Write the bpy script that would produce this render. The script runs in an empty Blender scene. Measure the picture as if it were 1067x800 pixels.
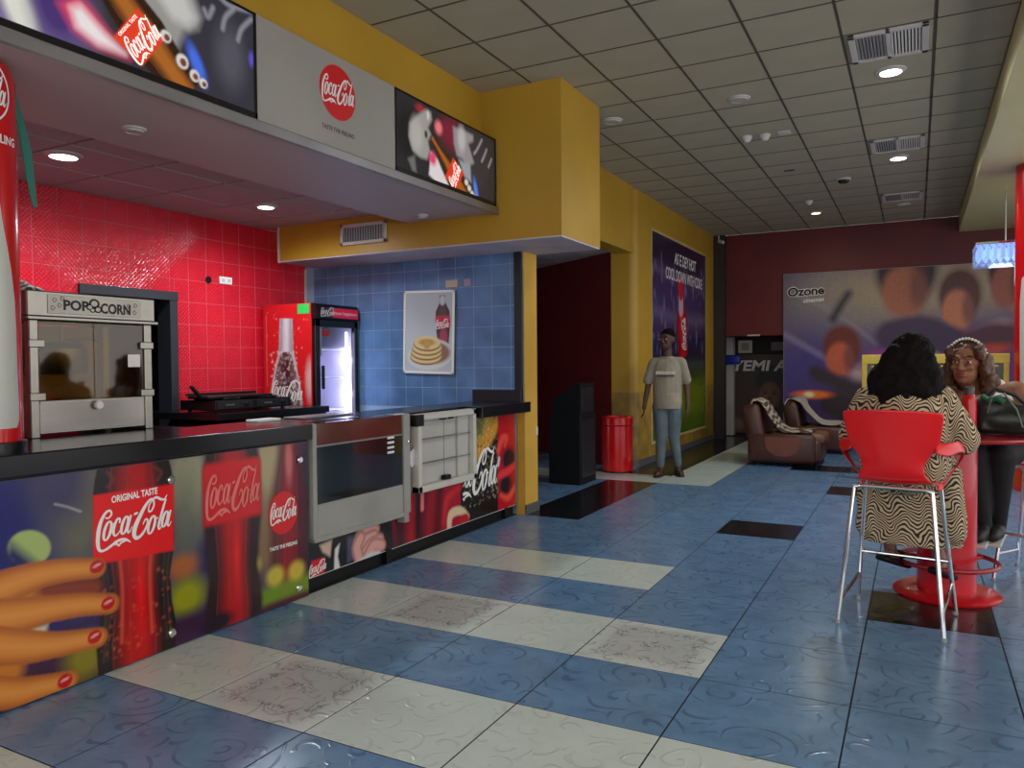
import bpy, bmesh, math, random
import numpy as np
from mathutils import Vector, Matrix
random.seed(7); np.random.seed(7)
C = bpy.context.scene.collection
SC = bpy.context.scene

# ------------------------------------------------------------------ camera, world, exposure
cam = bpy.data.cameras.new('camera'); cam.sensor_width = 36.0; cam.lens = 26.86; cam.clip_start = 0.05
camo = bpy.data.objects.new('camera', cam); C.objects.link(camo); SC.camera = camo
def cam_matrix(yaw, pitch, roll, loc):
    cy, sy, cp, sp = math.cos(yaw), math.sin(yaw), math.cos(pitch), math.sin(pitch)
    f = Vector((-sy*cp, cy*cp, sp)); r = Vector((cy, sy, 0)); u = r.cross(f)
    c, s = math.cos(roll), math.sin(roll)
    r2 = r*c + u*s; u2 = u*c - r*s
    m = Matrix((r2, u2, -f)).transposed().to_4x4(); m.translation = loc
    return m
camo.matrix_world = cam_matrix(math.radians(27.904), math.radians(-1.494), math.radians(-0.444), Vector((0, 0, 1.4)))

w = bpy.data.worlds.new('world'); SC.world = w; w.use_nodes = True
wb = w.node_tree.nodes['Background']; wb.inputs[0].default_value = (0.97, 0.97, 1.0, 1); wb.inputs[1].default_value = 1.7
SC.view_settings.view_transform = 'Standard'; SC.view_settings.look = 'None'
SC.view_settings.exposure = 0.08; SC.view_settings.gamma = 1.0; SC.view_settings.use_curve_mapping = False

# ------------------------------------------------------------------ materials
def lin(c):
    return tuple(((x/255)/12.92 if x/255 <= 0.04045 else (((x/255)+0.055)/1.055)**2.4) for x in c[:3])
MATS = {}
def mat(name, rgb=(200,200,200), rough=0.5, metal=0.0, noise=None, bump=None, emit=0.0, trans=0.0, coat=0.0, spec=0.5, alpha=1.0):
    if name in MATS: return MATS[name]
    m = bpy.data.materials.new(name); m.use_nodes = True; MATS[name] = m
    nt = m.node_tree; N = nt.nodes; L = nt.links; b = N['Principled BSDF']
    col = (*lin(rgb), 1)
    b.inputs['Base Color'].default_value = col; b.inputs['Roughness'].default_value = rough
    b.inputs['Metallic'].default_value = metal; b.inputs['Coat Weight'].default_value = coat
    b.inputs['Specular IOR Level'].default_value = spec
    b.inputs['Transmission Weight'].default_value = trans; b.inputs['Alpha'].default_value = alpha
    if emit:
        b.inputs['Emission Color'].default_value = col; b.inputs['Emission Strength'].default_value = emit
    tc = N.new('ShaderNodeTexCoord')
    if noise is None and not emit and trans == 0: noise = (3.0, 0.12)
    if noise:
        n = N.new('ShaderNodeTexNoise'); n.inputs['Scale'].default_value = noise[0]; n.inputs['Detail'].default_value = 5
        L.new(tc.outputs['Object'], n.inputs['Vector'])
        mr = N.new('ShaderNodeMapRange'); mr.inputs[1].default_value = 0.3; mr.inputs[2].default_value = 0.7
        mr.inputs[3].default_value = 1-noise[1]; mr.inputs[4].default_value = 1+noise[1]; L.new(n.outputs['Fac'], mr.inputs[0])
        mx = N.new('ShaderNodeVectorMath'); mx.operation = 'SCALE'; mx.inputs[0].default_value = col[:3]
        L.new(mr.outputs[0], mx.inputs['Scale']); L.new(mx.outputs[0], b.inputs['Base Color'])
    if bump:
        n2 = N.new('ShaderNodeTexNoise'); n2.inputs['Scale'].default_value = bump[0]; n2.inputs['Detail'].default_value = 4
        L.new(tc.outputs['Object'], n2.inputs['Vector'])
        bp = N.new('ShaderNodeBump'); bp.inputs['Strength'].default_value = bump[1]; bp.inputs['Distance'].default_value = 0.01
        L.new(n2.outputs['Fac'], bp.inputs['Height']); L.new(bp.outputs[0], b.inputs['Normal'])
    return m

def glass(name, rgb=(235,240,240), rough=0.03, alpha=0.16):
    if name in MATS: return MATS[name]
    m = bpy.data.materials.new(name); m.use_nodes = True; MATS[name] = m
    nt = m.node_tree; N = nt.nodes; L = nt.links; N.remove(N['Principled BSDF'])
    t = N.new('ShaderNodeBsdfTransparent'); t.inputs[0].default_value = (*lin(rgb), 1)
    g = N.new('ShaderNodeBsdfGlossy'); g.inputs['Roughness'].default_value = rough
    f = N.new('ShaderNodeLayerWeight'); f.inputs[0].default_value = 0.5
    pw = N.new('ShaderNodeMath'); pw.operation = 'POWER'; pw.inputs[1].default_value = 4.0; L.new(f.outputs['Facing'], pw.inputs[0])
    ad = N.new('ShaderNodeMath'); ad.operation = 'ADD'; ad.inputs[1].default_value = alpha; ad.use_clamp = True
    mx = N.new('ShaderNodeMixShader'); L.new(pw.outputs[0], ad.inputs[0]); L.new(ad.outputs[0], mx.inputs[0])
    L.new(t.outputs[0], mx.inputs[1]); L.new(g.outputs[0], mx.inputs[2])
    L.new(mx.outputs[0], N['Material Output'].inputs[0])
    return m

def print_mat(name, rough=0.25, emit=0.0):
    if name in MATS: return MATS[name]
    m = bpy.data.materials.new(name); m.use_nodes = True; MATS[name] = m
    nt = m.node_tree; N = nt.nodes; L = nt.links; b = N['Principled BSDF']
    a = N.new('ShaderNodeAttribute'); a.attribute_name = 'ink'
    L.new(a.outputs['Color'], b.inputs['Base Color']); b.inputs['Roughness'].default_value = rough
    if emit:
        L.new(a.outputs['Color'], b.inputs['Emission Color']); b.inputs['Emission Strength'].default_value = emit
    return m

def math_node(N, L, op, a, b=None, c=None):
    n = N.new('ShaderNodeMath'); n.operation = op
    for i, v in enumerate((a, b, c)):
        if v is None: continue
        if isinstance(v, (int, float)): n.inputs[i].default_value = v
        else: L.new(v, n.inputs[i])
    return n.outputs[0]

def floor_mat(name, base, line, line_amt, scale=4.3, ornament=None, rough=0.22, cloud=0.35, bump=0.25):
    """glazed tile with scroll relief: a spiral around each scattered centre; ornament adds grimy marks in a square frame on the tile"""
    m = bpy.data.materials.new(name); m.use_nodes = True; MATS[name] = m
    nt = m.node_tree; N = nt.nodes; L = nt.links; b = N['Principled BSDF']
    geo = N.new('ShaderNodeNewGeometry'); P = geo.outputs['Position']
    wz = N.new('ShaderNodeTexNoise'); wz.inputs['Scale'].default_value = 3.0; L.new(P, wz.inputs['Vector'])
    wv = N.new('ShaderNodeVectorMath'); wv.operation = 'SCALE'; L.new(wz.outputs['Color'], wv.inputs[0]); wv.inputs['Scale'].default_value = 0.12
    pv = N.new('ShaderNodeVectorMath'); pv.operation = 'ADD'; L.new(P, pv.inputs[0]); L.new(wv.outputs[0], pv.inputs[1])
    fl = N.new('ShaderNodeVectorMath'); fl.operation = 'MULTIPLY'; L.new(pv.outputs[0], fl.inputs[0]); fl.inputs[1].default_value = (1, 1, 0)
    vo = N.new('ShaderNodeTexVoronoi'); vo.inputs['Scale'].default_value = scale; vo.inputs['Randomness'].default_value = 0.85; L.new(fl.outputs[0], vo.inputs['Vector'])
    d = N.new('ShaderNodeVectorMath'); d.operation = 'SUBTRACT'; L.new(fl.outputs[0], d.inputs[0])
    L.new(vo.outputs['Position'], d.inputs[1])
    sx = N.new('ShaderNodeSeparateXYZ'); L.new(d.outputs[0], sx.inputs[0])
    ln = N.new('ShaderNodeVectorMath'); ln.operation = 'LENGTH'; L.new(d.outputs[0], ln.inputs[0]); r = ln.outputs['Value']
    ang = math_node(N, L, 'ARCTAN2', sx.outputs[1], sx.outputs[0])
    sp = math_node(N, L, 'ADD', math_node(N, L, 'MULTIPLY', r, 17.0), math_node(N, L, 'MULTIPLY', ang, 1/(2*math.pi)))
    fr = math_node(N, L, 'ABSOLUTE', math_node(N, L, 'SUBTRACT', math_node(N, L, 'FRACT', sp), 0.5))
    band = N.new('ShaderNodeMapRange'); band.interpolation_type = 'SMOOTHSTEP'
    L.new(fr, band.inputs[0]); band.inputs[1].default_value = 0.06; band.inputs[2].default_value = 0.13; band.inputs[3].default_value = 1; band.inputs[4].default_value = 0
    br = N.new('ShaderNodeTexNoise'); br.inputs['Scale'].default_value = 6.0; L.new(P, br.inputs['Vector'])
    brk = N.new('ShaderNodeMapRange'); L.new(br.outputs['Fac'], brk.inputs[0]); brk.inputs[1].default_value = 0.42; brk.inputs[2].default_value = 0.58
    msk = math_node(N, L, 'MULTIPLY', band.outputs[0], brk.outputs[0])
    cn = N.new('ShaderNodeTexNoise'); cn.inputs['Scale'].default_value = 5.0; cn.inputs['Detail'].default_value = 7; cn.inputs['Roughness'].default_value = 0.65; L.new(P, cn.inputs['Vector'])
    cm = N.new('ShaderNodeMapRange'); L.new(cn.outputs['Fac'], cm.inputs[0]); cm.inputs[1].default_value = 0.3; cm.inputs[2].default_value = 0.7; cm.inputs[3].default_value = 1-cloud; cm.inputs[4].default_value = 1+cloud
    cs = N.new('ShaderNodeVectorMath'); cs.operation = 'SCALE'; cs.inputs[0].default_value = lin(base); L.new(cm.outputs[0], cs.inputs['Scale'])
    mx = N.new('ShaderNodeMix'); mx.data_type = 'RGBA'; L.new(cs.outputs[0], mx.inputs['A']); mx.inputs['B'].default_value = (*lin(line), 1)
    L.new(math_node(N, L, 'MULTIPLY', msk, line_amt), mx.inputs['Factor'])
    out = mx.outputs['Result']
    if ornament:
        tc = N.new('ShaderNodeTexCoord'); so = N.new('ShaderNodeSeparateXYZ'); L.new(tc.outputs['Generated'], so.inputs[0])
        ax = math_node(N, L, 'ABSOLUTE', math_node(N, L, 'SUBTRACT', so.outputs[0], 0.5)); ay = math_node(N, L, 'ABSOLUTE', math_node(N, L, 'SUBTRACT', so.outputs[1], 0.5))
        mxx = math_node(N, L, 'MAXIMUM', ax, ay)
        ring = N.new('ShaderNodeMapRange'); L.new(math_node(N, L, 'ABSOLUTE', math_node(N, L, 'SUBTRACT', mxx, 0.33)), ring.inputs[0]); ring.inputs[1].default_value = 0.03; ring.inputs[2].default_value = 0.07; ring.inputs[3].default_value = 1; ring.inputs[4].default_value = 0
        mid = N.new('ShaderNodeMapRange'); L.new(math_node(N, L, 'ADD', ax, math_node(N, L, 'MULTIPLY', ay, 1.6)), mid.inputs[0]); mid.inputs[1].default_value = 0.16; mid.inputs[2].default_value = 0.24; mid.inputs[3].default_value = 1; mid.inputs[4].default_value = 0
        wn = N.new('ShaderNodeTexNoise'); wn.inputs['Scale'].default_value = 16; wn.inputs['Detail'].default_value = 2; wn.inputs['Distortion'].default_value = 1.5; L.new(P, wn.inputs['Vector'])
        wq = N.new('ShaderNodeMapRange'); L.new(math_node(N, L, 'ABSOLUTE', math_node(N, L, 'SUBTRACT', wn.outputs['Fac'], 0.5)), wq.inputs[0]); wq.inputs[1].default_value = 0.015; wq.inputs[2].default_value = 0.04; wq.inputs[3].default_value = 1; wq.inputs[4].default_value = 0
        grime = math_node(N, L, 'MULTIPLY', math_node(N, L, 'MAXIMUM', ring.outputs[0], mid.outputs[0]), wq.outputs[0])
        halo = N.new('ShaderNodeMapRange'); L.new(mxx, halo.inputs[0]); halo.inputs[1].default_value = 0.3; halo.inputs[2].default_value = 0.46; halo.inputs[3].default_value = 0.4; halo.inputs[4].default_value = 0
        m3 = N.new('ShaderNodeMix'); m3.data_type = 'RGBA'; L.new(out, m3.inputs['A']); m3.inputs['B'].default_value = (*lin((150,146,150)), 1); L.new(halo.outputs[0], m3.inputs['Factor'])
        m2 = N.new('ShaderNodeMix'); m2.data_type = 'RGBA'; L.new(m3.outputs['Result'], m2.inputs['A']); m2.inputs['B'].default_value = (*lin(ornament), 1)
        L.new(math_node(N, L, 'MULTIPLY', grime, 0.6), m2.inputs['Factor']); out = m2.outputs['Result']
    L.new(out, b.inputs['Base Color']); b.inputs['Roughness'].default_value = rough
    bp = N.new('ShaderNodeBump'); bp.inputs['Strength'].default_value = bump; bp.inputs['Distance'].default_value = 0.003
    L.new(msk, bp.inputs['Height']); L.new(bp.outputs[0], b.inputs['Normal'])
    return m

def relief_tile_mat(name, base, rough=0.16, pitch=0.022, strength=0.45, cloud=0.1):
    """glazed wall tile with a small woven relief"""
    m = bpy.data.materials.new(name); m.use_nodes = True; MATS[name] = m
    nt = m.node_tree; N = nt.nodes; L = nt.links; b = N['Principled BSDF']
    geo = N.new('ShaderNodeNewGeometry'); s = N.new('ShaderNodeSeparateXYZ'); L.new(geo.outputs['Position'], s.inputs[0])
    k = 2*math.pi/pitch
    h = math_node(N, L, 'MULTIPLY', math_node(N, L, 'SINE', math_node(N, L, 'MULTIPLY', math_node(N, L, 'ADD', s.outputs[0], s.outputs[1]), k)), math_node(N, L, 'SINE', math_node(N, L, 'MULTIPLY', s.outputs[2], k)))
    n = N.new('ShaderNodeTexNoise'); n.inputs['Scale'].default_value = 4; n.inputs['Detail'].default_value = 5; L.new(geo.outputs['Position'], n.inputs['Vector'])
    mr = N.new('ShaderNodeMapRange'); L.new(n.outputs['Fac'], mr.inputs[0]); mr.inputs[1].default_value = 0.3; mr.inputs[2].default_value = 0.7; mr.inputs[3].default_value = 1-cloud; mr.inputs[4].default_value = 1+cloud
    sc = N.new('ShaderNodeVectorMath'); sc.operation = 'SCALE'; sc.inputs[0].default_value = lin(base); L.new(mr.outputs[0], sc.inputs['Scale']); L.new(sc.outputs[0], b.inputs['Base Color'])
    bp = N.new('ShaderNodeBump'); bp.inputs['Strength'].default_value = strength; bp.inputs['Distance'].default_value = 0.002
    L.new(h, bp.inputs['Height']); L.new(bp.outputs[0], b.inputs['Normal']); b.inputs['Roughness'].default_value = rough
    return m

def zebra_mat(name, a, bcol, pitch=0.027, amp=0.035, width=0.13, rough=0.8):
    """dark and light stripes running in arches, warped by noise"""
    m = bpy.data.materials.new(name); m.use_nodes = True; MATS[name] = m
    nt = m.node_tree; N = nt.nodes; L = nt.links; b = N['Principled BSDF']
    tc = N.new('ShaderNodeTexCoord'); nz = N.new('ShaderNodeTexNoise'); nz.inputs['Scale'].default_value = 6; nz.inputs['Detail'].default_value = 2; L.new(tc.outputs['Object'], nz.inputs['Vector'])
    sc = N.new('ShaderNodeVectorMath'); sc.operation = 'SCALE'; sc.inputs['Scale'].default_value = 0.12; L.new(nz.outputs['Color'], sc.inputs[0])
    ad = N.new('ShaderNodeVectorMath'); ad.operation = 'ADD'; L.new(tc.outputs['Object'], ad.inputs[0]); L.new(sc.outputs[0], ad.inputs[1])
    s = N.new('ShaderNodeSeparateXYZ'); L.new(ad.outputs[0], s.inputs[0])
    xy = math_node(N, L, 'ADD', s.outputs[0], math_node(N, L, 'MULTIPLY', s.outputs[1], 0.8))
    ar = math_node(N, L, 'MULTIPLY', math_node(N, L, 'SINE', math_node(N, L, 'MULTIPLY', xy, 2*math.pi/width)), amp)
    ph = math_node(N, L, 'MULTIPLY', math_node(N, L, 'ADD', s.outputs[2], ar), 2*math.pi/pitch)
    v = math_node(N, L, 'ADD', math_node(N, L, 'MULTIPLY', math_node(N, L, 'SINE', ph), 0.5), 0.5)
    cr = N.new('ShaderNodeValToRGB'); cr.color_ramp.elements[0].position = 0.40; cr.color_ramp.elements[1].position = 0.56
    cr.color_ramp.elements[0].color = (*lin(a), 1); cr.color_ramp.elements[1].color = (*lin(bcol), 1)
    L.new(v, cr.inputs[0]); L.new(cr.outputs[0], b.inputs['Base Color']); b.inputs['Roughness'].default_value = rough
    return m

def stained_wall_mat(name, rgb, stain, top):
    """painted wall, grubby and worn below a height"""
    m = mat(name, rgb, 0.45, noise=(1.2,0.1)); nt = m.node_tree; N = nt.nodes; L = nt.links; b = N['Principled BSDF']
    src = b.inputs['Base Color'].links[0].from_socket; geo = N.new('ShaderNodeNewGeometry'); s = N.new('ShaderNodeSeparateXYZ'); L.new(geo.outputs['Position'], s.inputs[0])
    n = N.new('ShaderNodeTexNoise'); n.inputs['Scale'].default_value = 5; n.inputs['Detail'].default_value = 6; L.new(geo.outputs['Position'], n.inputs['Vector'])
    band = N.new('ShaderNodeMapRange'); L.new(s.outputs[2], band.inputs[0]); band.inputs[1].default_value = top; band.inputs[2].default_value = top+0.01; band.inputs[3].default_value = 1; band.inputs[4].default_value = 0
    mr = N.new('ShaderNodeMapRange'); L.new(n.outputs['Fac'], mr.inputs[0]); mr.inputs[1].default_value = 0.35; mr.inputs[2].default_value = 0.65; mr.inputs[3].default_value = 0.2; mr.inputs[4].default_value = 0.9
    mx = N.new('ShaderNodeMix'); mx.data_type = 'RGBA'; L.new(src, mx.inputs['A']); mx.inputs['B'].default_value = (*lin(stain),1); L.new(math_node(N, L, 'MULTIPLY', band.outputs[0], mr.outputs[0]), mx.inputs['Factor'])
    L.new(mx.outputs['Result'], b.inputs['Base Color']); return m

# ------------------------------------------------------------------ mesh helpers
class MB:
    """collects shapes of one part in a bmesh"""
    def __init__(s): s.bm = bmesh.new()
    def box(s, lo, hi, bev=0.0, seg=1):
        m = Matrix.Translation([(a+b)/2 for a, b in zip(lo, hi)]) @ Matrix.Diagonal([abs(b-a) for a, b in zip(lo, hi)] + [1])
        r = bmesh.ops.create_cube(s.bm, size=1, matrix=m)
        if bev: bmesh.ops.bevel(s.bm, geom=list({e for v in r['verts'] for e in v.link_edges}), offset=bev, segments=seg, affect='EDGES', profile=0.5)
        return s
    def obox(s, c, size, rot, bev=0.0, seg=1):
        m = Matrix.Translation(c) @ rot.to_4x4() @ Matrix.Diagonal(list(size)+[1])
        r = bmesh.ops.create_cube(s.bm, size=1, matrix=m)
        if bev: bmesh.ops.bevel(s.bm, geom=list({e for v in r['verts'] for e in v.link_edges}), offset=bev, segments=seg, affect='EDGES', profile=0.5)
        return s
    def lathe(s, prof, c=(0,0,0), n=32, axis='z', close=True):
        rings = []
        for r, h in prof:
            ring = []
            for i in range(n):
                a = 2*math.pi*i/n
                p = (r*math.cos(a), r*math.sin(a), h)
                if axis == 'x': p = (p[2], p[0], p[1])
                if axis == 'y': p = (p[0], p[2], p[1])
                ring.append(s.bm.verts.new([p[k]+c[k] for k in range(3)]))
            rings.append(ring)
        for a, b in zip(rings, rings[1:]):
            for i in range(n): s.bm.faces.new((a[i], a[(i+1)%n], b[(i+1)%n], b[i]))
        if close: s.bm.faces.new(rings[0][::-1]); s.bm.faces.new(rings[-1])
        return s
    def prism(s, pts, lo, hi, axis='y'):
        """polygon pts extruded along axis from lo to hi; pts are the two other coordinates in xyz order"""
        def P(p, h): return {'x': (h, p[0], p[1]), 'y': (p[0], h, p[1]), 'z': (p[0], p[1], h)}[axis]
        a = [s.bm.verts.new(P(p, lo)) for p in pts]; b = [s.bm.verts.new(P(p, hi)) for p in pts]
        s.bm.faces.new(a[::-1]); s.bm.faces.new(b)
        n = len(pts)
        for i in range(n): s.bm.faces.new((a[i], a[(i+1)%n], b[(i+1)%n], b[i]))
        return s
    def tube(s, pts, r, n=10, closed=False):
        pts = [Vector(p) for p in pts]; R = r if isinstance(r, (list, tuple)) else [r]*len(pts); rings = []; m = len(pts); up = None
        for i, p in enumerate(pts):
            t = (pts[(i+1)%m]-pts[i-1]) if closed else (pts[min(i+1,m-1)]-pts[max(i-1,0)])
            t.normalize()
            if up is None: up = Vector((0,0,1)) if abs(t.z) < 0.9 else Vector((1,0,0))
            a = t.cross(up).normalized(); b = a.cross(t).normalized(); up = b
            rings.append([s.bm.verts.new(p + (a*math.cos(2*math.pi*k/n) + b*math.sin(2*math.pi*k/n))*R[i]) for k in range(n)])
        rr = list(zip(rings, rings[1:])) + ([(rings[-1], rings[0])] if closed else [])
        for a, b in rr:
            for k in range(n): s.bm.faces.new((a[k], a[(k+1)%n], b[(k+1)%n], b[k]))
        if not closed: s.bm.faces.new(rings[0][::-1]); s.bm.faces.new(rings[-1])
        return s
    def cap(s, p, r1, q, r2, n=12, m=5):
        """tapered capsule"""
        p, q = Vector(p), Vector(q); t = (q-p); Lh = max(t.length, 1e-5); t.normalize()
        up = Vector((0,0,1)) if abs(t.z) < 0.9 else Vector((1,0,0)); a = t.cross(up).normalized(); b = a.cross(t)
        prof = [(r1*math.sin(x), -r1*math.cos(x)) for x in [math.pi/2*i/m for i in range(m+1)]] + [(r2*math.cos(x), Lh+r2*math.sin(x)) for x in [math.pi/2*i/m for i in range(m+1)]]
        prof = [(max(r, 1e-4), h) for r, h in prof]; rings = []
        for r, h in prof: rings.append([s.bm.verts.new(p + t*h + (a*math.cos(2*math.pi*k/n)+b*math.sin(2*math.pi*k/n))*r) for k in range(n)])
        for x, y in zip(rings, rings[1:]):
            for k in range(n): s.bm.faces.new((x[k], x[(k+1)%n], y[(k+1)%n], y[k]))
        s.bm.faces.new(rings[0][::-1]); s.bm.faces.new(rings[-1])
        return s
    def ell(s, c, r, rot=None, u=18, v=10):
        m = Matrix.Translation(c) @ (rot.to_4x4() if rot else Matrix()) @ Matrix.Diagonal([*r, 1])
        bmesh.ops.create_uvsphere(s.bm, u_segments=u, v_segments=v, radius=1, matrix=m)
        return s
    def mesh(s, name):
        me = bpy.data.meshes.new(name); bmesh.ops.recalc_face_normals(s.bm, faces=s.bm.faces); s.bm.to_mesh(me); s.bm.free(); return me

def setm(me, m):
    me.materials.clear(); me.materials.append(m)
def shade(me, angle=35):
    me.shade_smooth()
    try: me.set_sharp_from_angle(angle=math.radians(angle))
    except Exception: pass
def link(name, me, parent=None, loc=None):
    o = bpy.data.objects.new(name, me); C.objects.link(o)
    if parent: o.parent = parent
    if loc is not None: o.location = loc
    return o
def tag(o, label=None, cat=None, group=None, kind=None):
    if label: o['label'] = label
    if cat: o['category'] = cat
    if group: o['group'] = group
    if kind: o['kind'] = kind
    return o
def part(name, mb, m, parent, smooth=True, label=None):
    """one part; the mesh is given in scene metres and moved into the parent's frame"""
    me = mb.mesh(name) if isinstance(mb, MB) else mb
    setm(me, m)
    if smooth: shade(me)
    o = link(name, me, parent)
    if parent: o.matrix_parent_inverse = Matrix.Identity(4); me.transform(root_world(parent).inverted())
    if label: o['label'] = label
    return o
WORLD = {}
def root_world(p):
    m = Matrix.Identity(4)
    while p is not None:
        m = Matrix.LocRotScale(p.location, p.rotation_euler, p.scale) @ m; p = p.parent
    return m
def thing(name, label, cat, loc=(0,0,0), rotz=0, group=None):
    o = bpy.data.objects.new(name, None); C.objects.link(o); o.location = loc; o.rotation_euler = (0,0,rotz); o.empty_display_size = 0.1
    return tag(o, label, cat, group)
def single(name, mb, m, label, cat, group=None, smooth=True):
    """a thing that is one mesh, its origin at its base"""
    me = mb.mesh(name); setm(me, m)
    if smooth: shade(me)
    n = len(me.vertices); co = np.empty(n*3); me.vertices.foreach_get('co', co); co = co.reshape(-1,3)
    b = Vector(((co[:,0].min()+co[:,0].max())/2, (co[:,1].min()+co[:,1].max())/2, co[:,2].min()))
    me.transform(Matrix.Translation(-b)); o = link(name, me, None, b)
    return tag(o, label, cat, group)
def struct(name, mb, m, smooth=False, parent=None):
    me = mb.mesh(name); setm(me, m)
    if smooth: shade(me)
    o = link(name, me, parent)
    if parent is None: o['kind'] = 'structure'
    return o
def copy_tree(o, parent=None):
    c = o.copy(); C.objects.link(c); c.parent = parent
    for ch in [x for x in bpy.data.objects if x.parent == o]: copy_tree(ch, c)
    return c
def raw_mesh(name, verts, faces):
    me = bpy.data.meshes.new(name); me.from_pydata(verts, [], faces); me.update(); return me

# ------------------------------------------------------------------ flat print: painted grids, script and type
def mapX(X): return lambda a, b, d=0: (X+d, a, b)
def mapY(Y): return lambda a, b, d=0: (a, Y-d, b)
def mapCyl(cx, cy, r, th0): return lambda a, b, d=0: (cx + (r+d)*math.cos(th0 + a/r), cy + (r+d)*math.sin(th0 + a/r), b)

class Canvas:
    """a picture printed on a flat panel, painted in metres of that panel into the colour of a grid's points"""
    def __init__(s, a0, a1, b0, b1, cell, base):
        s.a0, s.a1, s.b0, s.b1, s.cell = a0, a1, b0, b1, cell
        s.na = max(2, int(round((a1-a0)/cell))+1); s.nb = max(2, int(round((b1-b0)/cell))+1)
        s.A, s.B = np.meshgrid(np.linspace(a0, a1, s.na), np.linspace(b0, b1, s.nb))
        s.px = np.zeros((s.nb, s.na, 3)); s.px[:] = lin(base)
    def mix(s, m, col):
        m = np.clip(m, 0, 1)[..., None]; s.px = s.px*(1-m) + np.array(lin(col))*m
    def mixarr(s, m, arr):
        m = np.clip(m, 0, 1)[..., None]; s.px = s.px*(1-m) + arr*m
    def blob(s, c, ra, rb, col, soft=0.5, ang=0, k=1.0):
        x = s.A-c[0]; y = s.B-c[1]; ca, sa = math.cos(ang), math.sin(ang)
        d = np.sqrt(((x*ca+y*sa)/ra)**2 + ((-x*sa+y*ca)/rb)**2)
        s.mix(k*np.clip((1+soft/2-d)/max(soft, 1e-3), 0, 1)**1.3, col)
    def sd(s, pts):
        p = np.array(pts); d = np.full(s.A.shape, 1e9); inside = np.zeros(s.A.shape, bool); n = len(p)
        for i in range(n):
            a, b = p[i], p[(i+1)%n]; e = b-a; wx = s.A-a[0]; wy = s.B-a[1]
            t = np.clip((wx*e[0]+wy*e[1])/max(e@e, 1e-12), 0, 1)
            d = np.minimum(d, (wx-t*e[0])**2+(wy-t*e[1])**2)
            c1 = (a[1] <= s.B) & (b[1] > s.B) | (b[1] <= s.B) & (a[1] > s.B)
            if abs(e[1]) > 1e-12: inside ^= c1 & (s.A < a[0] + (s.B-a[1])*e[0]/e[1])
        return np.where(inside, -1, 1)*np.sqrt(d)
    def poly(s, pts, col, feather=None, k=1.0):
        f = feather or s.cell; s.mix(k*np.clip(0.5 - s.sd(pts)/f, 0, 1), col)
    def line(s, pts, radii, col, feather=None, edge=None, k=1.0, light=None):
        """a tapered stroke; edge darkens its rim in another ink, light lays a lighter ink along its middle"""
        f = feather or s.cell; d = np.full(s.A.shape, 1e9); q = np.full(s.A.shape, 1e9)
        R = radii if isinstance(radii, (list, tuple)) else [radii]*len(pts)
        pp, rr = smooth_path(pts, R, 6)
        for (a, ra), (b, rb) in zip(zip(pp, rr), zip(pp[1:], rr[1:])):
            e = (b[0]-a[0], b[1]-a[1]); l2 = max(e[0]**2+e[1]**2, 1e-12); wx = s.A-a[0]; wy = s.B-a[1]
            t = np.clip((wx*e[0]+wy*e[1])/l2, 0, 1); dist = np.hypot(wx-t*e[0], wy-t*e[1]); r = ra+(rb-ra)*t
            v = dist-r; d = np.minimum(d, v); q = np.minimum(q, dist/np.maximum(r, 1e-6))
        m = k*np.clip(0.5 - d/f, 0, 1); s.mix(m, col)
        if edge is not None: s.mix(m*np.clip((q-0.45)/0.6, 0, 1)*0.85, edge)
        if light is not None: s.mix(m*np.clip((0.5-q)/0.5, 0, 1)*0.6, light)
    def bottle(s, p0, p1, hw, prof, mid, edge, label=None, label_col=(215,30,32), soft=None, glow=None, k=1.0):
        """contour bottle along the axis p0 (foot) to p1 (mouth); prof = [(t, half-width factor)], label = (t0, t1)"""
        p0 = np.array(p0); ax = np.array(p1)-p0; L = np.hypot(*ax); ax = ax/L; n = np.array([ax[1], -ax[0]])
        x = s.A-p0[0]; y = s.B-p0[1]; t = (x*ax[0]+y*ax[1])/L; c = x*n[0]+y*n[1]
        T = [q[0] for q in prof]; W = np.interp(t, T, [q[1] for q in prof])*hw
        f = soft or s.cell
        m = k*np.clip(0.5-(np.abs(c)-W)/f, 0, 1)*np.clip(0.5+t*L/f, 0, 1)*np.clip(0.5+(1-t)*L/f, 0, 1)
        u = np.clip(np.abs(c)/np.maximum(W, 1e-6), 0, 1)
        g = np.clip((u-0.2)/0.45, 0, 1)[..., None]
        arr = np.array(lin(mid))*(1-g)+np.array(lin(edge))*g
        if glow is not None:
            gg = (np.clip(1-np.abs(c/np.maximum(W, 1e-6)-0.1)/0.22, 0, 1)*np.clip(1-np.abs(t-glow[0])/glow[1], 0, 1))[..., None]
            arr = arr*(1-gg)+np.array(lin(glow[2]))*gg
        for off in (-0.62, -0.2, 0.45):     # flutes
            hl = (np.clip(1-np.abs(c/np.maximum(W, 1e-6)-off)/0.035, 0, 1)*0.35)[..., None]; arr = arr*(1-hl)+np.array(lin((190,90,80)))*hl
        s.mixarr(m, arr)
        if label: s.mix(m*np.clip(0.5+(t-label[0])*L/f, 0, 1)*np.clip(0.5+(label[1]-t)*L/f, 0, 1), label_col)
    def grain(s, amt, scale=1):
        n = np.random.rand(s.nb//scale+2, s.na//scale+2); n = np.repeat(np.repeat(n, scale, 0), scale, 1)[:s.nb, :s.na]
        s.px = s.px*(1+amt*(n-0.5)[..., None]*2)
    def specks(s, pts, box, n, r, col, k=0.7):
        for _ in range(n):
            a = random.uniform(box[0], box[1]); b = random.uniform(box[2], box[3])
            s.blob((a, b), r*random.uniform(0.5, 1.4), r*random.uniform(0.5, 1.4), col, 0.8, 0, k*random.uniform(0.4, 1))
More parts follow.
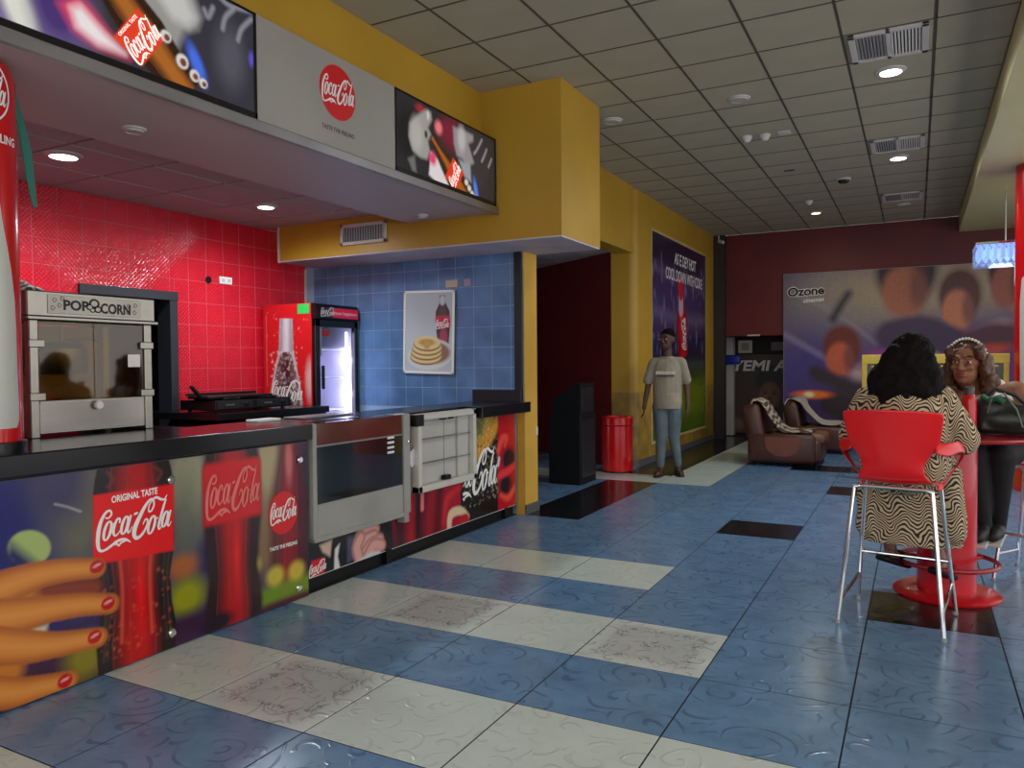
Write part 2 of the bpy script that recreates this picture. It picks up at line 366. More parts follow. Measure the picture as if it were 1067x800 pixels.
    def build(s, name, F, m, parent):
        co = [F(a, b) for a, b in zip(s.A.ravel(), s.B.ravel())]; na, nb = s.na, s.nb
        i = np.arange((nb-1)*(na-1)); r = i//(na-1); c = i % (na-1); q = r*na+c
        faces = np.stack([q, q+1, q+na+1, q+na], 1)
        me = bpy.data.meshes.new(name); me.vertices.add(len(co)); me.vertices.foreach_set('co', np.array(co, np.float32).ravel())
        me.loops.add(len(i)*4); me.loops.foreach_set('vertex_index', faces.ravel().astype(np.int32))
        me.polygons.add(len(i)); me.polygons.foreach_set('loop_start', (np.arange(len(i))*4).astype(np.int32))
        me.update(calc_edges=True); me.validate()
        at = me.color_attributes.new('ink', 'FLOAT_COLOR', 'POINT')
        at.data.foreach_set('color', np.concatenate([np.clip(s.px, 0, 1), np.ones((nb, na, 1))], 2).astype(np.float32).ravel())
        return part(name, me, m, parent, smooth=False)

def smooth_path(pts, R, k=8):
    P = [np.array(p, float) for p in pts]; n = len(P); out = []; rr = []
    if n < 3: return [tuple(p) for p in P], list(R)
    for i in range(n-1):
        p0, p1, p2, p3 = P[max(i-1,0)], P[i], P[i+1], P[min(i+2,n-1)]
        for j in range(k):
            t = j/k
            out.append(tuple(0.5*((2*p1)+(-p0+p2)*t+(2*p0-5*p1+4*p2-p3)*t*t+(-p0+3*p1-3*p2+p3)*t**3))); rr.append(R[i]*(1-t)+R[i+1]*t)
    out.append(tuple(P[-1])); rr.append(R[-1])
    return out, rr

# the flowing white drinks script, drawn as strokes of (x, y, half-width) on a slanted sheet and levelled below
def loop_o(cx, cy, rx, ry, sl, w0=4.5, w1=9.5):
    return [(cx+rx*math.cos(t)+sl*math.sin(t), cy-ry*math.sin(t), w0+(w1-w0)*abs(math.cos(t))) for t in [math.radians(80+k*20) for k in range(19)]]
RAW = [
    [(610,362,4),(630,366,5),(648,344,6),(638,324,6),(612,336,8),(585,382,11),(569,440,13),(564,500,12),(572,540,9),(598,548,7),(640,528,8),(672,508,8),(700,500,8),(730,502,8),(762,522,2)],
    [(660,524,4),(676,520,6),(688,534,3),(700,518,6),(735,508,5)],
    loop_o(622,438,19,52,14), [(638,388,4),(652,404,4),(666,396,3)],
    [(694,402,5),(697,378,6),(680,380,7),(662,418,9),(656,452,9),(666,472,6),(684,462,4),(704,436,3)],
    loop_o(726,418,17,50,14), [(766,362,6),(754,400,8),(742,442,8),(746,464,6),(758,456,4),(772,430,2)],
    [(784,362,6),(796,358,7),(810,353,4)],
    [(840,428,3),(856,400,5),(870,404,6),(866,436,7),(842,476,8),(814,500,10),(792,500,12),(782,474,14),(794,428,15),(824,372,13),(858,318,10),(890,284,7),(910,286,6),(914,318,6),(898,350,6),(880,354,5),(880,326,4),(900,292,5),(930,274,8),(962,288,8),(986,290,6),(1004,262,2)],
    loop_o(896,436,19,52,15), [(914,388,4),(928,402,4),(940,396,3)],
    [(996,290,5),(979,330,8),(957,396,9),(942,446,9),(944,468,6),(956,460,4),(966,440,2)],
    loop_o(986,412,16,46,13), [(1026,360,6),(1014,396,8),(1003,438,8),(1007,456,6),(1017,450,4),(1028,430,2)],
]
SCRIPT = [[((x-560)/152, (497-0.10*(x-620)-y)/215, w/152*0.95) for x, y, w in st] for st in RAW]
def script_mesh(F, o, du, dv, clip=None):
    """the script with its lower-left corner at o, du the vector of the full width, dv that of the cap height; clip keeps points by panel coordinates"""
    V = []; Fc = []; dd = 0.0
    def put(x, y): return (o[0] + du[0]*x/3.05 + dv[0]*y, o[1] + du[1]*x/3.05 + dv[1]*y)
    for st in SCRIPT:
        pts, rr = smooth_path([(x, y) for x, y, r in st], [r for *_, r in st], 5)
        n = len(pts); prev = None
        for i in range(n):
            a = np.array(pts[max(i-1,0)]); b = np.array(pts[min(i+1,n-1)]); t = b-a; t = t/max(np.hypot(*t), 1e-9); nn = np.array([-t[1], t[0]]); p = np.array(pts[i])
            l = put(*(p+nn*rr[i]*np.array([1.0,0.72]))); r_ = put(*(p-nn*rr[i]*np.array([1.0,0.72])))
            if clip and not clip(*put(*p)): prev = None; continue
            dd += 4e-6; V += [F(*l, dd), F(*r_, dd)]; k = len(V)-2
            if prev is not None: Fc.append((prev, prev+1, k+1, k))
            prev = k
    return raw_mesh('lettering', V, Fc)
def script(F, o, du, dv, m, parent, clip=None, label='white flowing script'):
    return part('lettering', script_mesh(F, o, du, dv, clip), m, parent, smooth=False, label=label)
def type_mesh(s, F, o, du, dv, bold=0.0, shear=0.0, spacing=1.0):
    """built-in type: text starts at o; du spans the whole line; dv is the cap height"""
    cu = bpy.data.curves.new('type', 'FONT'); cu.body = s; cu.size = 1; cu.offset = bold; cu.shear = shear; cu.space_character = spacing; cu.resolution_u = 3
    ob = bpy.data.objects.new('type', cu); me = ob.to_mesh()
    co = [tuple(v.co) for v in me.vertices]; fc = [tuple(p.vertices) for p in me.polygons]; ob.to_mesh_clear(); bpy.data.objects.remove(ob); bpy.data.curves.remove(cu)
    x0 = min(c[0] for c in co); x1 = max(c[0] for c in co); h = 0.69
    V = [F(o[0]+du[0]*(c[0]-x0)/(x1-x0)+dv[0]*c[1]/h, o[1]+du[1]*(c[0]-x0)/(x1-x0)+dv[1]*c[1]/h) for c in co]
    return raw_mesh('lettering', V, fc)
def type_(s, F, o, du, dv, m, parent, **k):
    return part('lettering', type_mesh(s, F, o, du, dv, **k), m, parent, smooth=False)
def flat_poly(name, F, pts, m, parent, label=None):
    return part(name, raw_mesh(name, [F(*p) for p in pts], [tuple(range(len(pts)))]), m, parent, smooth=False, label=label)
def disc_pts(c, ra, rb=None, n=40): return [(c[0]+ra*math.cos(2*math.pi*i/n), c[1]+(rb or ra)*math.sin(2*math.pi*i/n)) for i in range(n)]

# ------------------------------------------------------------------ palette
YEL = mat('yellow_paint', (184,142,40), 0.45, noise=(1.2,0.10), bump=(60,0.05))
DRED = mat('dark_red_paint', (98,20,20), 0.5, noise=(1.5,0.15))
WHT = mat('white_paint', (205,200,192), 0.55, noise=(1.0,0.06))
CREAM = mat('cream_paint', (214,202,150), 0.55, noise=(1.0,0.06))
CEILT = mat('ceiling_board', (176,167,142), 0.85, noise=(2.5,0.06), bump=(120,0.15))
TBAR = mat('ceiling_grid_shade', (84,76,62), 0.5)  # dark tone paints in the shadow gaps along the ceiling grid
BLACK = mat('black_laminate', (16,16,18), 0.25, noise=(6,0.15))
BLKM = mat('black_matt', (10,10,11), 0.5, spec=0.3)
GROUT = mat('dark_grout', (16,17,20), 0.9)
STEEL = mat('brushed_steel', (150,146,136), 0.3, metal=1.0, noise=(20,0.06))
CHROME = mat('chrome', (225,225,225), 0.12, metal=1.0)
ALU = mat('satin_aluminium', (150,146,146), 0.38, metal=0.8)
GREY = mat('grey_metal_paint', (150,148,140), 0.45)
REDG = mat('red_gloss', (206,14,20), 0.25, coat=0.3, noise=(4,0.05))
REDM = mat('red_print', (214,26,30), 0.35, noise=(4,0.03))
INKW = mat('white_ink', (238,236,230), 0.45, noise=(4,0.02))
INKK = mat('black_ink', (18,17,17), 0.5, noise=(4,0.02))
DGLASS = mat('dark_glass', (26,28,28), 0.06, coat=0.5, noise=(2,0.2))
CLEAR = glass('clear_glass')
LAMP = mat('lamp_white', (225,238,255), 0.5, emit=14)
SKIRT = mat('grey_skirting', (92,90,88), 0.4)

ZC = 3.72
# ------------------------------------------------------------------ floor: grouted slab and its tiles
floor = struct('floor', MB().box((-7.2,-2.5,-0.12),(4.2,15.6,-0.0015)), GROUT)
TX, TY = 0.611, 0.590
FM = {'blue': floor_mat('blue_scroll_tile', (100,134,168), (54,78,112), 0.5, cloud=0.2),
      'white': floor_mat('white_relief_tile', (200,208,200), (182,188,182), 0.5, scale=7, cloud=0.05, bump=0.5),
      'orn': floor_mat('white_worn_ornament_tile', (200,206,200), (150,150,150), 0.6, scale=7, ornament=(84,74,92), cloud=0.06, bump=0.5),
      'black': floor_mat('black_scroll_tile', (26,27,30), (14,14,16), 0.5, cloud=0.3, rough=0.18)}
FT = {}
for k_, m_ in FM.items():
    b_ = MB().box((-TX/2+0.0035,-TY/2+0.0035,-0.012),(TX/2-0.0035,TY/2-0.0035,0.0), 0.001); me = b_.mesh('tile'); setm(me, m_); FT[k_] = me
def tile_kind(i, j):
    if j in (-1,1,3,-3) and i <= -2:
        if j == 3 and i >= -2: return 'blue'
        if (i, j) in ((-4,-1),(-4,1),(-2,1)): return 'orn'
        return 'white'
    if j == -1 and i == -1: return 'white'
    if (i, j) in ((-2,6),(0,3),(-1,10),(-2,13),(-1,13)): return 'black'
    if i == -5 and 6 <= j <= 9: return 'black'
    if j == 10 and i <= -4: return 'white'
    if i == -4 and 11 <= j <= 18: return 'white'
    if i == -5 and 11 <= j <= 19: return 'black'
    return 'blue'
for j in range(-3, 20):
    for i in range(-9, 9):
        x = -0.231 + TX*(i+0.5); y = 2.76 + TY*(j+0.5)
        if y < 0.9 or y > 14.4: continue
        if x < -3.55 and not (6.5 < y < 11.2): continue
        if x > 0.55 + y*0.25 or x > 3.0: continue
        if y < 4 and x < -3.4: continue
        link('tile', FT[tile_kind(i, j)], floor, (x, y, 0))

# ------------------------------------------------------------------ ceilings with boards and grid bars
ceiling = struct('ceiling', MB().box((-3.5,-2.5,ZC+0.03),(4.2,15.6,ZC+0.2)), CEILT)
CT = 0.585
ct = MB().box((-CT/2+0.007,-CT/2+0.007,0),(CT/2-0.007,CT/2-0.007,0.03),0.004); ctm = ct.mesh('tile'); setm(ctm, CEILT)
for i in range(-6, 1):
    for j in range(-8, 15):
        link('tile', ctm, ceiling, (0.10-CT/2+CT*i, 5.974-CT/2+CT*j, ZC-0.004))
ctn = MB().box((-0.236,-CT/2+0.007,0),(0.236,CT/2-0.007,0.03),0.004).mesh('tile'); setm(ctn, CEILT)
for j in range(-8, 15): link('tile', ctn, ceiling, (0.347, 5.974-CT/2+CT*j, ZC-0.004))
for i in range(-5, 1): part('grid_bar', MB().box((0.10+CT*i-0.006,1.0,ZC-0.006),(0.10+CT*i+0.006,14.3,ZC+0.03)), TBAR, ceiling, False)
for j in range(-8, 15): part('grid_bar', MB().box((-3.3,5.974+CT*j-0.006,ZC-0.0055),(0.58,5.974+CT*j+0.006,ZC+0.03)), TBAR, ceiling, False)
# counter ceiling
ZI = 2.79
counter_ceiling = struct('ceiling_counter', MB().box((-5.9,0.4,ZI+0.02),(-3.35,5.72,ZI+0.1)), TBAR)
CEILI = mat('counter_ceiling_board', (176,166,168), 0.8, noise=(2,0.06))
ci = MB().box((-0.288,-0.288,0),(0.288,0.288,0.025),0.004).mesh('tile'); setm(ci, CEILI)
for i in range(3):
    for j in range(8): link('tile', ci, counter_ceiling, (-5.56+0.6*i, 1.45+0.6*j, ZI-0.004))
# corridor ceiling
cor = struct('ceiling_corridor', MB().box((-7.0,6.56,2.93),(-3.35,12.6,3.05)), CEILT)
for i in range(5):
    for j in range(8): link('tile', ci, cor, (-6.2+0.6*i, 7.0+0.6*j, 2.905))
# lowered soffit over the serving counter
soff = MB().box((-4.08,0.4,2.679),(-3.17,5.706,2.78)); soffit = struct('ceiling_soffit', soff, mat('soffit_paint',(184,174,170),0.55,noise=(1,0.06)))

# ------------------------------------------------------------------ walls
RT = relief_tile_mat('red_relief_tile', (214,24,46), 0.10, 0.036, 1.0)
BT = relief_tile_mat('blue_glazed_tile', (92,128,172), 0.22, 0.05, 0.12, 0.22)
PALEG = mat('pale_grout', (206,80,92), 0.8); PALEB = mat('pale_blue_grout', (140,165,190), 0.8)
XR = -5.86
wall_left = struct('wall_left', MB().box((XR-0.2,0.2,0),(XR-0.0025,3.75,2.95)).box((XR-0.2,4.64,0),(XR-0.0025,6.5,2.95)).box((XR-0.2,3.75,2.05),(XR-0.0025,4.64,2.95)), PALEG)
op = (3.75, 4.64, 2.05)
tcache = {}
def wall_tile(par, m, size, loc, axis):
    key = (m.name, round(size[0],3), round(size[1],3), axis)
    if key not in tcache:
        a, b = size[0]/2-0.0028, size[1]/2-0.0028
        bx = MB().box((-0.012,-a,-b),(0.0,a,b),0.002) if axis == 'x' else MB().box((-a,0.0,-b),(a,0.012,b),0.002)
        me = bx.mesh('tile'); setm(me, m); tcache[key] = me
    return link('tile', tcache[key], par, loc)
for i in range(-2, 15):
    y1 = 5.978-0.198*(i-1); y0 = y1-0.198
    y1 = min(y1, 6.30)
    if y1-y0 < 0.02: continue
    for k in range(-2, 8):
        z1 = 2.386-0.2005*k; z0 = z1-0.2005; z1 = min(z1, ZI)
        if z1-z0 < 0.02 or z1 < 0.95: continue
        rects = [(y0, y1, z0, z1)]
        if y1 > op[0] and y0 < op[1] and z0 < op[2]:      # cut round the doorway
            rects = []
            if y0 < op[0]-0.01: rects.append((y0, op[0], z0, z1))
            if y1 > op[1]+0.01: rects.append((op[1], y1, z0, z1))
            if z1 > op[2]+0.01: rects.append((max(y0,op[0]), min(y1,op[1]), op[2], z1))
        for a0, a1, b0, b1 in rects: wall_tile(wall_left, RT, (a1-a0, b1-b0), (XR, (a0+a1)/2, (b0+b1)/2), 'x')
# dark store room behind the doorway
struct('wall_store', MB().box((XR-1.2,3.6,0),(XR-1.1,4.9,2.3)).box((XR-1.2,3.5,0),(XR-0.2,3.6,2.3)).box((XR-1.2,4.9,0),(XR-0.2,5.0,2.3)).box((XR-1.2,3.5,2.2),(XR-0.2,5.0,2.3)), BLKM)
dfr = mat('black_door_frame', (44,46,52), 0.4)
dr = thing('door_1', 'dark grey doorway frame in the red tiled wall behind the popcorn machine', 'doorway', (XR,4.2,0)); del dr['category']; dr['kind'] = 'structure'
part('door_jamb', MB().box((XR-0.15,4.57,0),(XR+0.03,4.65,2.06),0.004), dfr, dr)
part('door_jamb', MB().box((XR-0.15,3.745,0),(XR+0.03,3.825,2.06),0.004), dfr, dr)
part('door_head', MB().box((XR-0.15,3.745,1.985),(XR+0.034,4.655,2.065),0.004), dfr, dr)

YB = 6.30
wall_blue = struct('wall_counter_end', MB().box((XR-0.1,YB+0.0025,0),(-3.215,6.56,2.46)), PALEB)
for i in range(0, 13):
    x1 = -3.346-0.2*(i-1); x0 = x1-0.2; x1 = min(x1, -3.30); x0 = max(x0, XR)
    if x1-x0 < 0.02: continue
    for k in range(-1, 7):
        z0 = 1.176+0.193*k; z1 = min(z0+0.193, 2.436)
        if z1-z0 < 0.02: continue
        wall_tile(wall_blue, BT, (x1-x0, z1-z0), ((x0+x1)/2, YB, (z0+z1)/2), 'y')
DGR = mat('charcoal_trim', (30,31,38), 0.4)
struct('trim_1', MB().box((-3.30,YB-0.02,1.05),(-3.222,YB+0.011,2.436),0.003), DGR)
struct('trim_2', MB().box((-3.74,YB-0.05,1.05),(-3.222,YB-0.001,1.16),0.003), DGR)
YELP = mat('yellow_post_paint', (206,160,60), 0.45, noise=(2,0.12))
struct('wall_post', MB().box((-3.214,YB,0),(-3.204,6.565,2.44)), YELP)
struct('trim_4', MB().box((-3.30,YB-0.004,0.0),(-3.204,YB+0.0024,0.95)), YELP)
struct('baseboard_post', MB().box((-3.21,YB-0.004,0),(-3.19,6.575,0.09),0.002), SKIRT)

# dropped yellow box beam across the counter end, and the wall above the sign
BX0, BX1, BY0, BY1, BZ = -5.85, -2.555, 5.708, 6.56, 2.436
beam = struct('beam_yellow', MB().box((-3.34,BY0,BZ+0.012),(BX1,BY1,ZC)).box((XR+0.21,BY0,BZ+0.012),(-3.34,BY1,2.95)), YEL)
part('soffit_board', MB().box((XR+0.20,BY0+0.004,BZ),(BX1-0.004,BY1-0.004,BZ+0.012)), mat('pale_lilac_board', (196,186,190), 0.6), beam, False)
part('edge_strip', MB().box((XR+0.19,BY0-0.006,BZ-0.004),(XR+0.215,BY0+0.02,ZI),0.002), WHT, beam, False)
part('edge_strip', MB().box((XR+0.0,YB-0.02,1.9),(XR+0.02,YB-0.002,BZ),0.002), WHT, beam, False)
struct('wall_sign', MB().box((-3.5,0.2,2.78),(-3.305,5.708,ZC)), YEL)
struct('beam_corridor', MB().box((-3.55,6.56,2.85),(-3.30,9.66,ZC)), YEL)

# poster wall with rounded pillar end
pw = MB()
prof = [(-3.66,9.80)]+[(-3.42+0.12*math.cos(a), 9.92+0.12*math.sin(a)) for a in [math.radians(x) for x in range(-90,1,15)]]+[(-3.30,14.3),(-3.66,14.3)]
pw.prism(prof, 0.09, ZC, 'z'); struct('wall_poster', pw, stained_wall_mat('yellow_worn_paint',(184,142,40),(116,94,52),1.0), smooth=True)
pb = MB().prism([(-3.67,9.79)]+[(-3.42+0.13*math.cos(a), 9.92+0.13*math.sin(a)) for a in [math.radians(x) for x in range(-90,1,15)]]+[(-3.29,14.3),(-3.67,14.3)], 0, 0.092, 'z'); struct('baseboard_poster', pb, SKIRT)
struct('wall_corridor', MB().prism([(-3.60,9.86),(-3.66,9.80),(-6.9,12.0),(-6.9,12.2)], 0, 2.93, 'z'), DRED)
struct('wall_corridor_end', MB().box((-7.0,6.56,0),(-6.9,12.2,2.93)), DRED)

# far end wall, its doorway niche
YW = 14.3
struct('wall_back', MB().box((-3.66,YW,1.88),(-2.09,YW+0.2,ZC)).box((-2.09,YW,0),(4.0,YW+0.2,ZC)), DRED)
NICHE = mat('niche_dark_paint', (46,34,32), 0.7)
struct('wall_niche', MB().box((-3.3,YW+0.95,0),(-1.9,YW+1.05,1.9)).box((-3.45,YW+0.01,0),(-3.3,YW+1.05,1.9)).box((-1.98,YW+0.2,0),(-1.85,YW+1.05,1.9)).box((-3.45,YW+0.2,1.881),(-1.85,YW+1.05,2.0)), NICHE)
struct('trim_3', MB().box((-3.295,YW-0.16,0),(-3.10,YW-0.001,ZC-0.001),0.003), mat('black_corner_trim', (34,30,28), 0.5))
struct('wall_light_block', MB().box((3.9,11.5,0),(4.1,14.5,ZC)), CREAM)  # unseen wall, added to keep open daylight off the far end

# bulkhead along the ceiling edge
struct('beam_bulkhead', MB().box((0.59,-2.4,3.47),(4.0,14.29,ZC-0.001)), CREAM)

# closing walls behind the viewer on the counter side
struct('wall_counter_start', MB().box((-6.1,0.2,0),(-3.3,0.3,ZC)), WHT)

# ------------------------------------------------------------------ ceiling fittings
def downlight(loc, r, label, on=True, power=20, col=(0.85,0.93,1.0), warm=False, size=3.1):
    t = thing('ceiling_downlight', label, 'downlight', (loc[0],loc[1],loc[2]-0.03), 0, 'round ceiling downlights')
    part('trim_ring', MB().lathe([(r*0.82,loc[2]-0.02),(r*0.85,loc[2]-0.012),(r*1.1,loc[2]-0.008),(r*1.15,loc[2]),(r*0.8,loc[2])], (loc[0],loc[1],0), 28, close=False), WHT, t)
    lm = (mat('lamp_warm', (255,240,170), 0.5, emit=7) if warm else LAMP) if on else mat('lamp_off', (190,186,176), 0.4)
    part('lens', MB().lathe([(r*0.82,loc[2]-0.014),(0.01,loc[2]-0.018)], (loc[0],loc[1],0), 28), lm, t)
    if on:
        l = bpy.data.lights.new('lamp_light', 'SPOT'); l.energy = power; l.color = col; l.spot_size = size; l.spot_blend = 0.95; l.shadow_soft_size = 0.07
        o = bpy.data.objects.new('lamp_light', l); C.objects.link(o); o.parent = t; o.location = (0,0,-0.03)
    return t
downlight((-0.195,6.863,ZC-0.004), 0.10, 'bright cool downlight beside the nearest ceiling vent', True, 160)
downlight((-0.196,9.80,ZC-0.004), 0.10, 'bright cool downlight beside the second ceiling vent', True, 140)
downlight((-1.391,12.75,ZC-0.004), 0.08, 'small yellowish downlight near the dark red end wall', True, 30, (1,0.9,0.6), True)
downlight((-0.176,12.75,ZC-0.004), 0.08, 'unlit downlight beside the farthest ceiling vent', False)
downlight((-1.39,6.926,ZC-0.004), 0.085, 'unlit round downlight in the middle of the big ceiling', False)
downlight((-2.578,6.955,ZC-0.004), 0.085, 'unlit round downlight beside the yellow box beam', False)
downlight((-4.918,3.069,ZI-0.004), 0.10, 'glaring cool downlight over the popcorn machine', True, 100)
downlight((-4.984,4.885,ZI-0.004), 0.085, 'glaring cool downlight in the counter ceiling before the yellow beam', True, 90)
downlight((-3.72,2.712,2.679), 0.055, 'small unlit spot in the white soffit above the popcorn machine', False)
downlight((-3.744,5.45,2.679), 0.045, 'small unlit spot in the white soffit next to the yellow beam', False)
def vent(x0, x1, y0, y1, label):
    t = thing('ceiling_vent', label, 'vent', ((x0+x1)/2,(y0+y1)/2,ZC-0.04), 0, 'ceiling air vents')
    f = MB(); z0, z1 = ZC-0.022, ZC-0.004; b = 0.045; xm = (x0+x1)/2
    for lo, hi in (((x0,y0,z0),(x1,y0+b,z1)),((x0,y1-b,z0),(x1,y1,z1)),((x0,y0,z0),(x0+b,y1,z1)),((x1-b,y0,z0),(x1,y1,z1)),((xm-0.015,y0,z0),(xm+0.015,y1,z1))): f.box(lo, hi, 0.003)
    part('frame', f, WHT, t); part('backing', MB().box((x0+0.02,y0+0.02,ZC-0.008),(x1-0.02,y1-0.02,ZC-0.004)), mat('vent_dark', (60,60,62), 0.7), t, False)
    for half, ang in (((x0+b,xm-0.015), 0.6), ((xm+0.015,x1-b), -0.6)):
        n = 9
        for i in range(n):
            x = half[0]+(i+0.5)*(half[1]-half[0])/n
            part('slat', MB().obox((x,(y0+y1)/2,ZC-0.014),(0.016,y1-y0-2*b,0.002), Matrix.Rotation(ang,3,'Y')), WHT, t, False)
vent(-0.45, 0.065, 5.99, 6.54, 'white double louvre vent in the ceiling, the nearest of the row')
vent(-0.45, 0.065, 8.92, 9.47, 'white double louvre vent in the ceiling, the middle of the row')
vent(-0.45, 0.065, 11.85, 12.40, 'white double louvre vent in the ceiling nearest the end wall')
def detector(x, y, r, label, dome=False):
    t = thing('smoke_detector' if not dome else 'dome_camera', label, 'camera' if dome else 'detector', (x,y,ZC-0.07))
    part('base', MB().lathe([(r,ZC-0.025),(r*1.02,ZC-0.004)], (x,y,0), 24), WHT, t)
    part('cover', MB().lathe([(0.004,ZC-0.065),(r*0.45,ZC-0.062),(r*0.75,ZC-0.045),(r*0.85,ZC-0.024)], (x,y,0), 24), DGLASS if dome else WHT, t)
detector(-1.555,8.13,0.055,'white smoke detector nearest the yellow beam, of the pair'); detector(-1.379,8.155,0.055,'white smoke detector beside a square ceiling sensor')
detector(-1.38,11.8,0.055,'lone white smoke detector before the yellowish downlight'); detector(-0.831,10.6,0.085,'dark dome camera under the ceiling boards',True)
single('ceiling_sensor', MB().box((-1.25,8.09,ZC-0.02),(-1.13,8.21,ZC-0.004),0.006), WHT, 'flat square white sensor plate on the ceiling', 'sensor')
single('ceiling_slot', MB().box((-1.43,9.78,ZC-0.012),(-1.31,9.82,ZC-0.004),0.003), DGR, 'short dark slot plate in a ceiling board', 'plate')
t = thing('security_camera', 'small white bullet camera in the far ceiling corner', 'camera', (-3.16,14.1,3.55))
part('bracket', MB().tube([(-3.2,14.14,3.71),(-3.2,14.14,3.62),(-3.16,14.1,3.6)],0.012), WHT, t); part('housing', MB().cap((-3.18,14.12,3.6),0.035,(-3.09,13.98,3.56),0.03), WHT, t)
# crystal lamp under the bulkhead
t = thing('crystal_lamp', 'rectangular crystal pendant lamp glowing cool white under the bulkhead', 'lamp', (0.95,11.1,2.5))
part('hanger', MB().tube([(0.95,11.1,3.47),(0.95,11.1,2.82)],0.012), CHROME, t)
part('top_plate', MB().box((0.62,10.85,2.80),(1.28,11.35,2.83),0.006), CHROME, t)
GL = mat('lamp_crystal', (190,215,255), 0.1, emit=1.2)
for i in range(8):
    for j in range(5):
        part('crystal', MB().lathe([(0.004,2.62),(0.03,2.66),(0.03,2.76),(0.008,2.79)],(0.68+i*0.077,10.9+j*0.1,0),6), GL, t, False)
for sgn in (0,1):
    part('glass_strip', MB().box((0.62,10.845+sgn*0.5,2.56),(1.28,10.85+sgn*0.5,2.80)), glass('lamp_glass',(215,230,255),0.1,0.25), t, False)
l = bpy.data.lights.new('lamp_light','POINT'); l.energy = 6; l.color = (0.75,0.87,1.0); l.shadow_soft_size = 0.2
o = bpy.data.objects.new('lamp_light', l); C.objects.link(o); o.parent = t; o.location = (0,0,0.0)

# ------------------------------------------------------------------ sign over the counter
XS = -3.159
PR = print_mat('printed_gloss', 0.2); PRM = print_mat('printed_satin', 0.45); PRL = print_mat('backlit_print', 0.15, 0.4)
PRK = [(0,1),(0.05,1),(0.55,1),(0.7,0.72),(0.85,0.45),(1,0.42)]
AMB = (150,88,28); AMBD = (52,26,12)
def light_box(y0, y1, label):
    t = thing('light_box', label, 'light box', (XS-0.07,(y0+y1)/2,2.746), 0, 'backlit drink adverts over the counter')
    part('case', MB().box((-3.304,y0,2.705),(XS-0.006,y1,3.30)), BLKM, t, False)
    f = MB().box((XS-0.012,y0,2.705),(XS+0.006,y1,2.765),0.003).box((XS-0.012,y0,3.285),(XS+0.006,y1,3.30),0.003).box((XS-0.012,y0,2.705),(XS+0.006,y0+0.012,3.30),0.003).box((XS-0.012,y1-0.02,2.705),(XS+0.006,y1,3.30),0.003)
    part('frame', f, BLACK, t)
    return t
lb = light_box(1.0, 3.045, 'backlit advert of a tilted drink bottle, larger picture over the popcorn end')
c = Canvas(1.0, 3.03, 2.764, 3.285, 0.0075, (52,50,60))
c.blob([(1.844,2.857)][0], 0.25, 0.3, (120,105,150), 0.9); c.blob([(1.806,2.83)][0], 0.06, 0.14, (215,215,205), 0.7, 0.4)
c.blob([(1.962,2.925)][0], 0.12, 0.2, (70,50,110), 0.9)
c.poly([(1.969,2.912),(2.036,2.98),(2.095,2.955),(2.182,2.882),(2.282,2.799),(2.126,2.795),(2.025,2.831)], (228,70,105), 0.06); c.poly([(2.018,2.916),(2.061,2.941),(2.164,2.867),(2.263,2.81),(2.136,2.807),(2.042,2.845)], (232,226,226), 0.05)
c.poly([(2.309,3.154),(2.613,3.286),(2.689,3.139),(2.664,3.073),(2.585,3.025),(2.539,2.925),(2.57,2.872),(2.496,2.919),(2.414,2.987)], (150,148,144), 0.05); c.poly([(2.418,3.157),(2.589,3.22),(2.654,3.116),(2.608,3.061),(2.52,3.064)], (196,194,190), 0.06)
c.blob([(2.655,2.901)][0], 0.035, 0.10, (70,110,225), 0.9, 0.5); c.blob([(3.01,3.042)][0], 0.02, 0.04, (90,80,190), 0.9)
c.blob([(2.867,3.002)][0], 0.10, 0.16, (92,90,102), 1.0, 0, 0.7)
for q in ([(2.707,3.185),(2.73,3.156),(2.761,3.216)], [(2.891,3.258),(2.84,3.199),(2.82,3.132)], [(3.015,3.257),(2.947,3.181),(2.92,3.111)], [(2.811,3.284),(2.873,3.271),(3.016,3.298)]): c.line(q, 0.012, (150,148,160), 0.02, k=0.8)
c.bottle([(2.6,2.733)][0], [(2.152,3.144)][0], 0.125, [(0,0.9),(0.2,0.85),(0.5,1.0),(0.75,0.85),(1,0.6)], (170,100,34), (48,28,14))
c.poly([(2.331,3.042),(2.476,2.952),(2.35,2.784),(2.209,2.863)], (226,64,34), 0.008)
for p, r in zip([(2.481,2.968),(2.571,2.881),(2.642,2.835),(2.693,2.814)], (0.03,0.036,0.03,0.025)): c.blob(p, r, r, (214,210,204), 0.25); c.blob((p[0]+0.005,p[1]-0.003), r*0.55, r*0.55, (120,60,50), 0.4)
c.build('picture', mapX(XS), PRL, lb)
q = [(2.282,2.804),(2.45,2.988),(2.264,2.853)]; u_ = [(2.273,2.796),(2.47,2.946),(2.27,2.872)]
def vec(a, b): return (b[0]-a[0], b[1]-a[1])
INKB = mat('white_ink_backlit', (240,236,228), 0.4, emit=0.7)
q = [(2.316,2.798),(2.455,2.962)]; script(mapX(XS+0.0015), q[0], vec(q[0],q[1]), tuple(np.array([-vec(q[0],q[1])[1], vec(q[0],q[1])[0]])*0.55), INKB, lb)
q = [(2.242,2.879),(2.33,2.999)]; type_('ORIGINAL TASTE', mapX(XS+0.0015), q[0], vec(q[0],q[1]), tuple(np.array([-vec(q[0],q[1])[1], vec(q[0],q[1])[0]])*0.1), INKB, lb, bold=0.02)

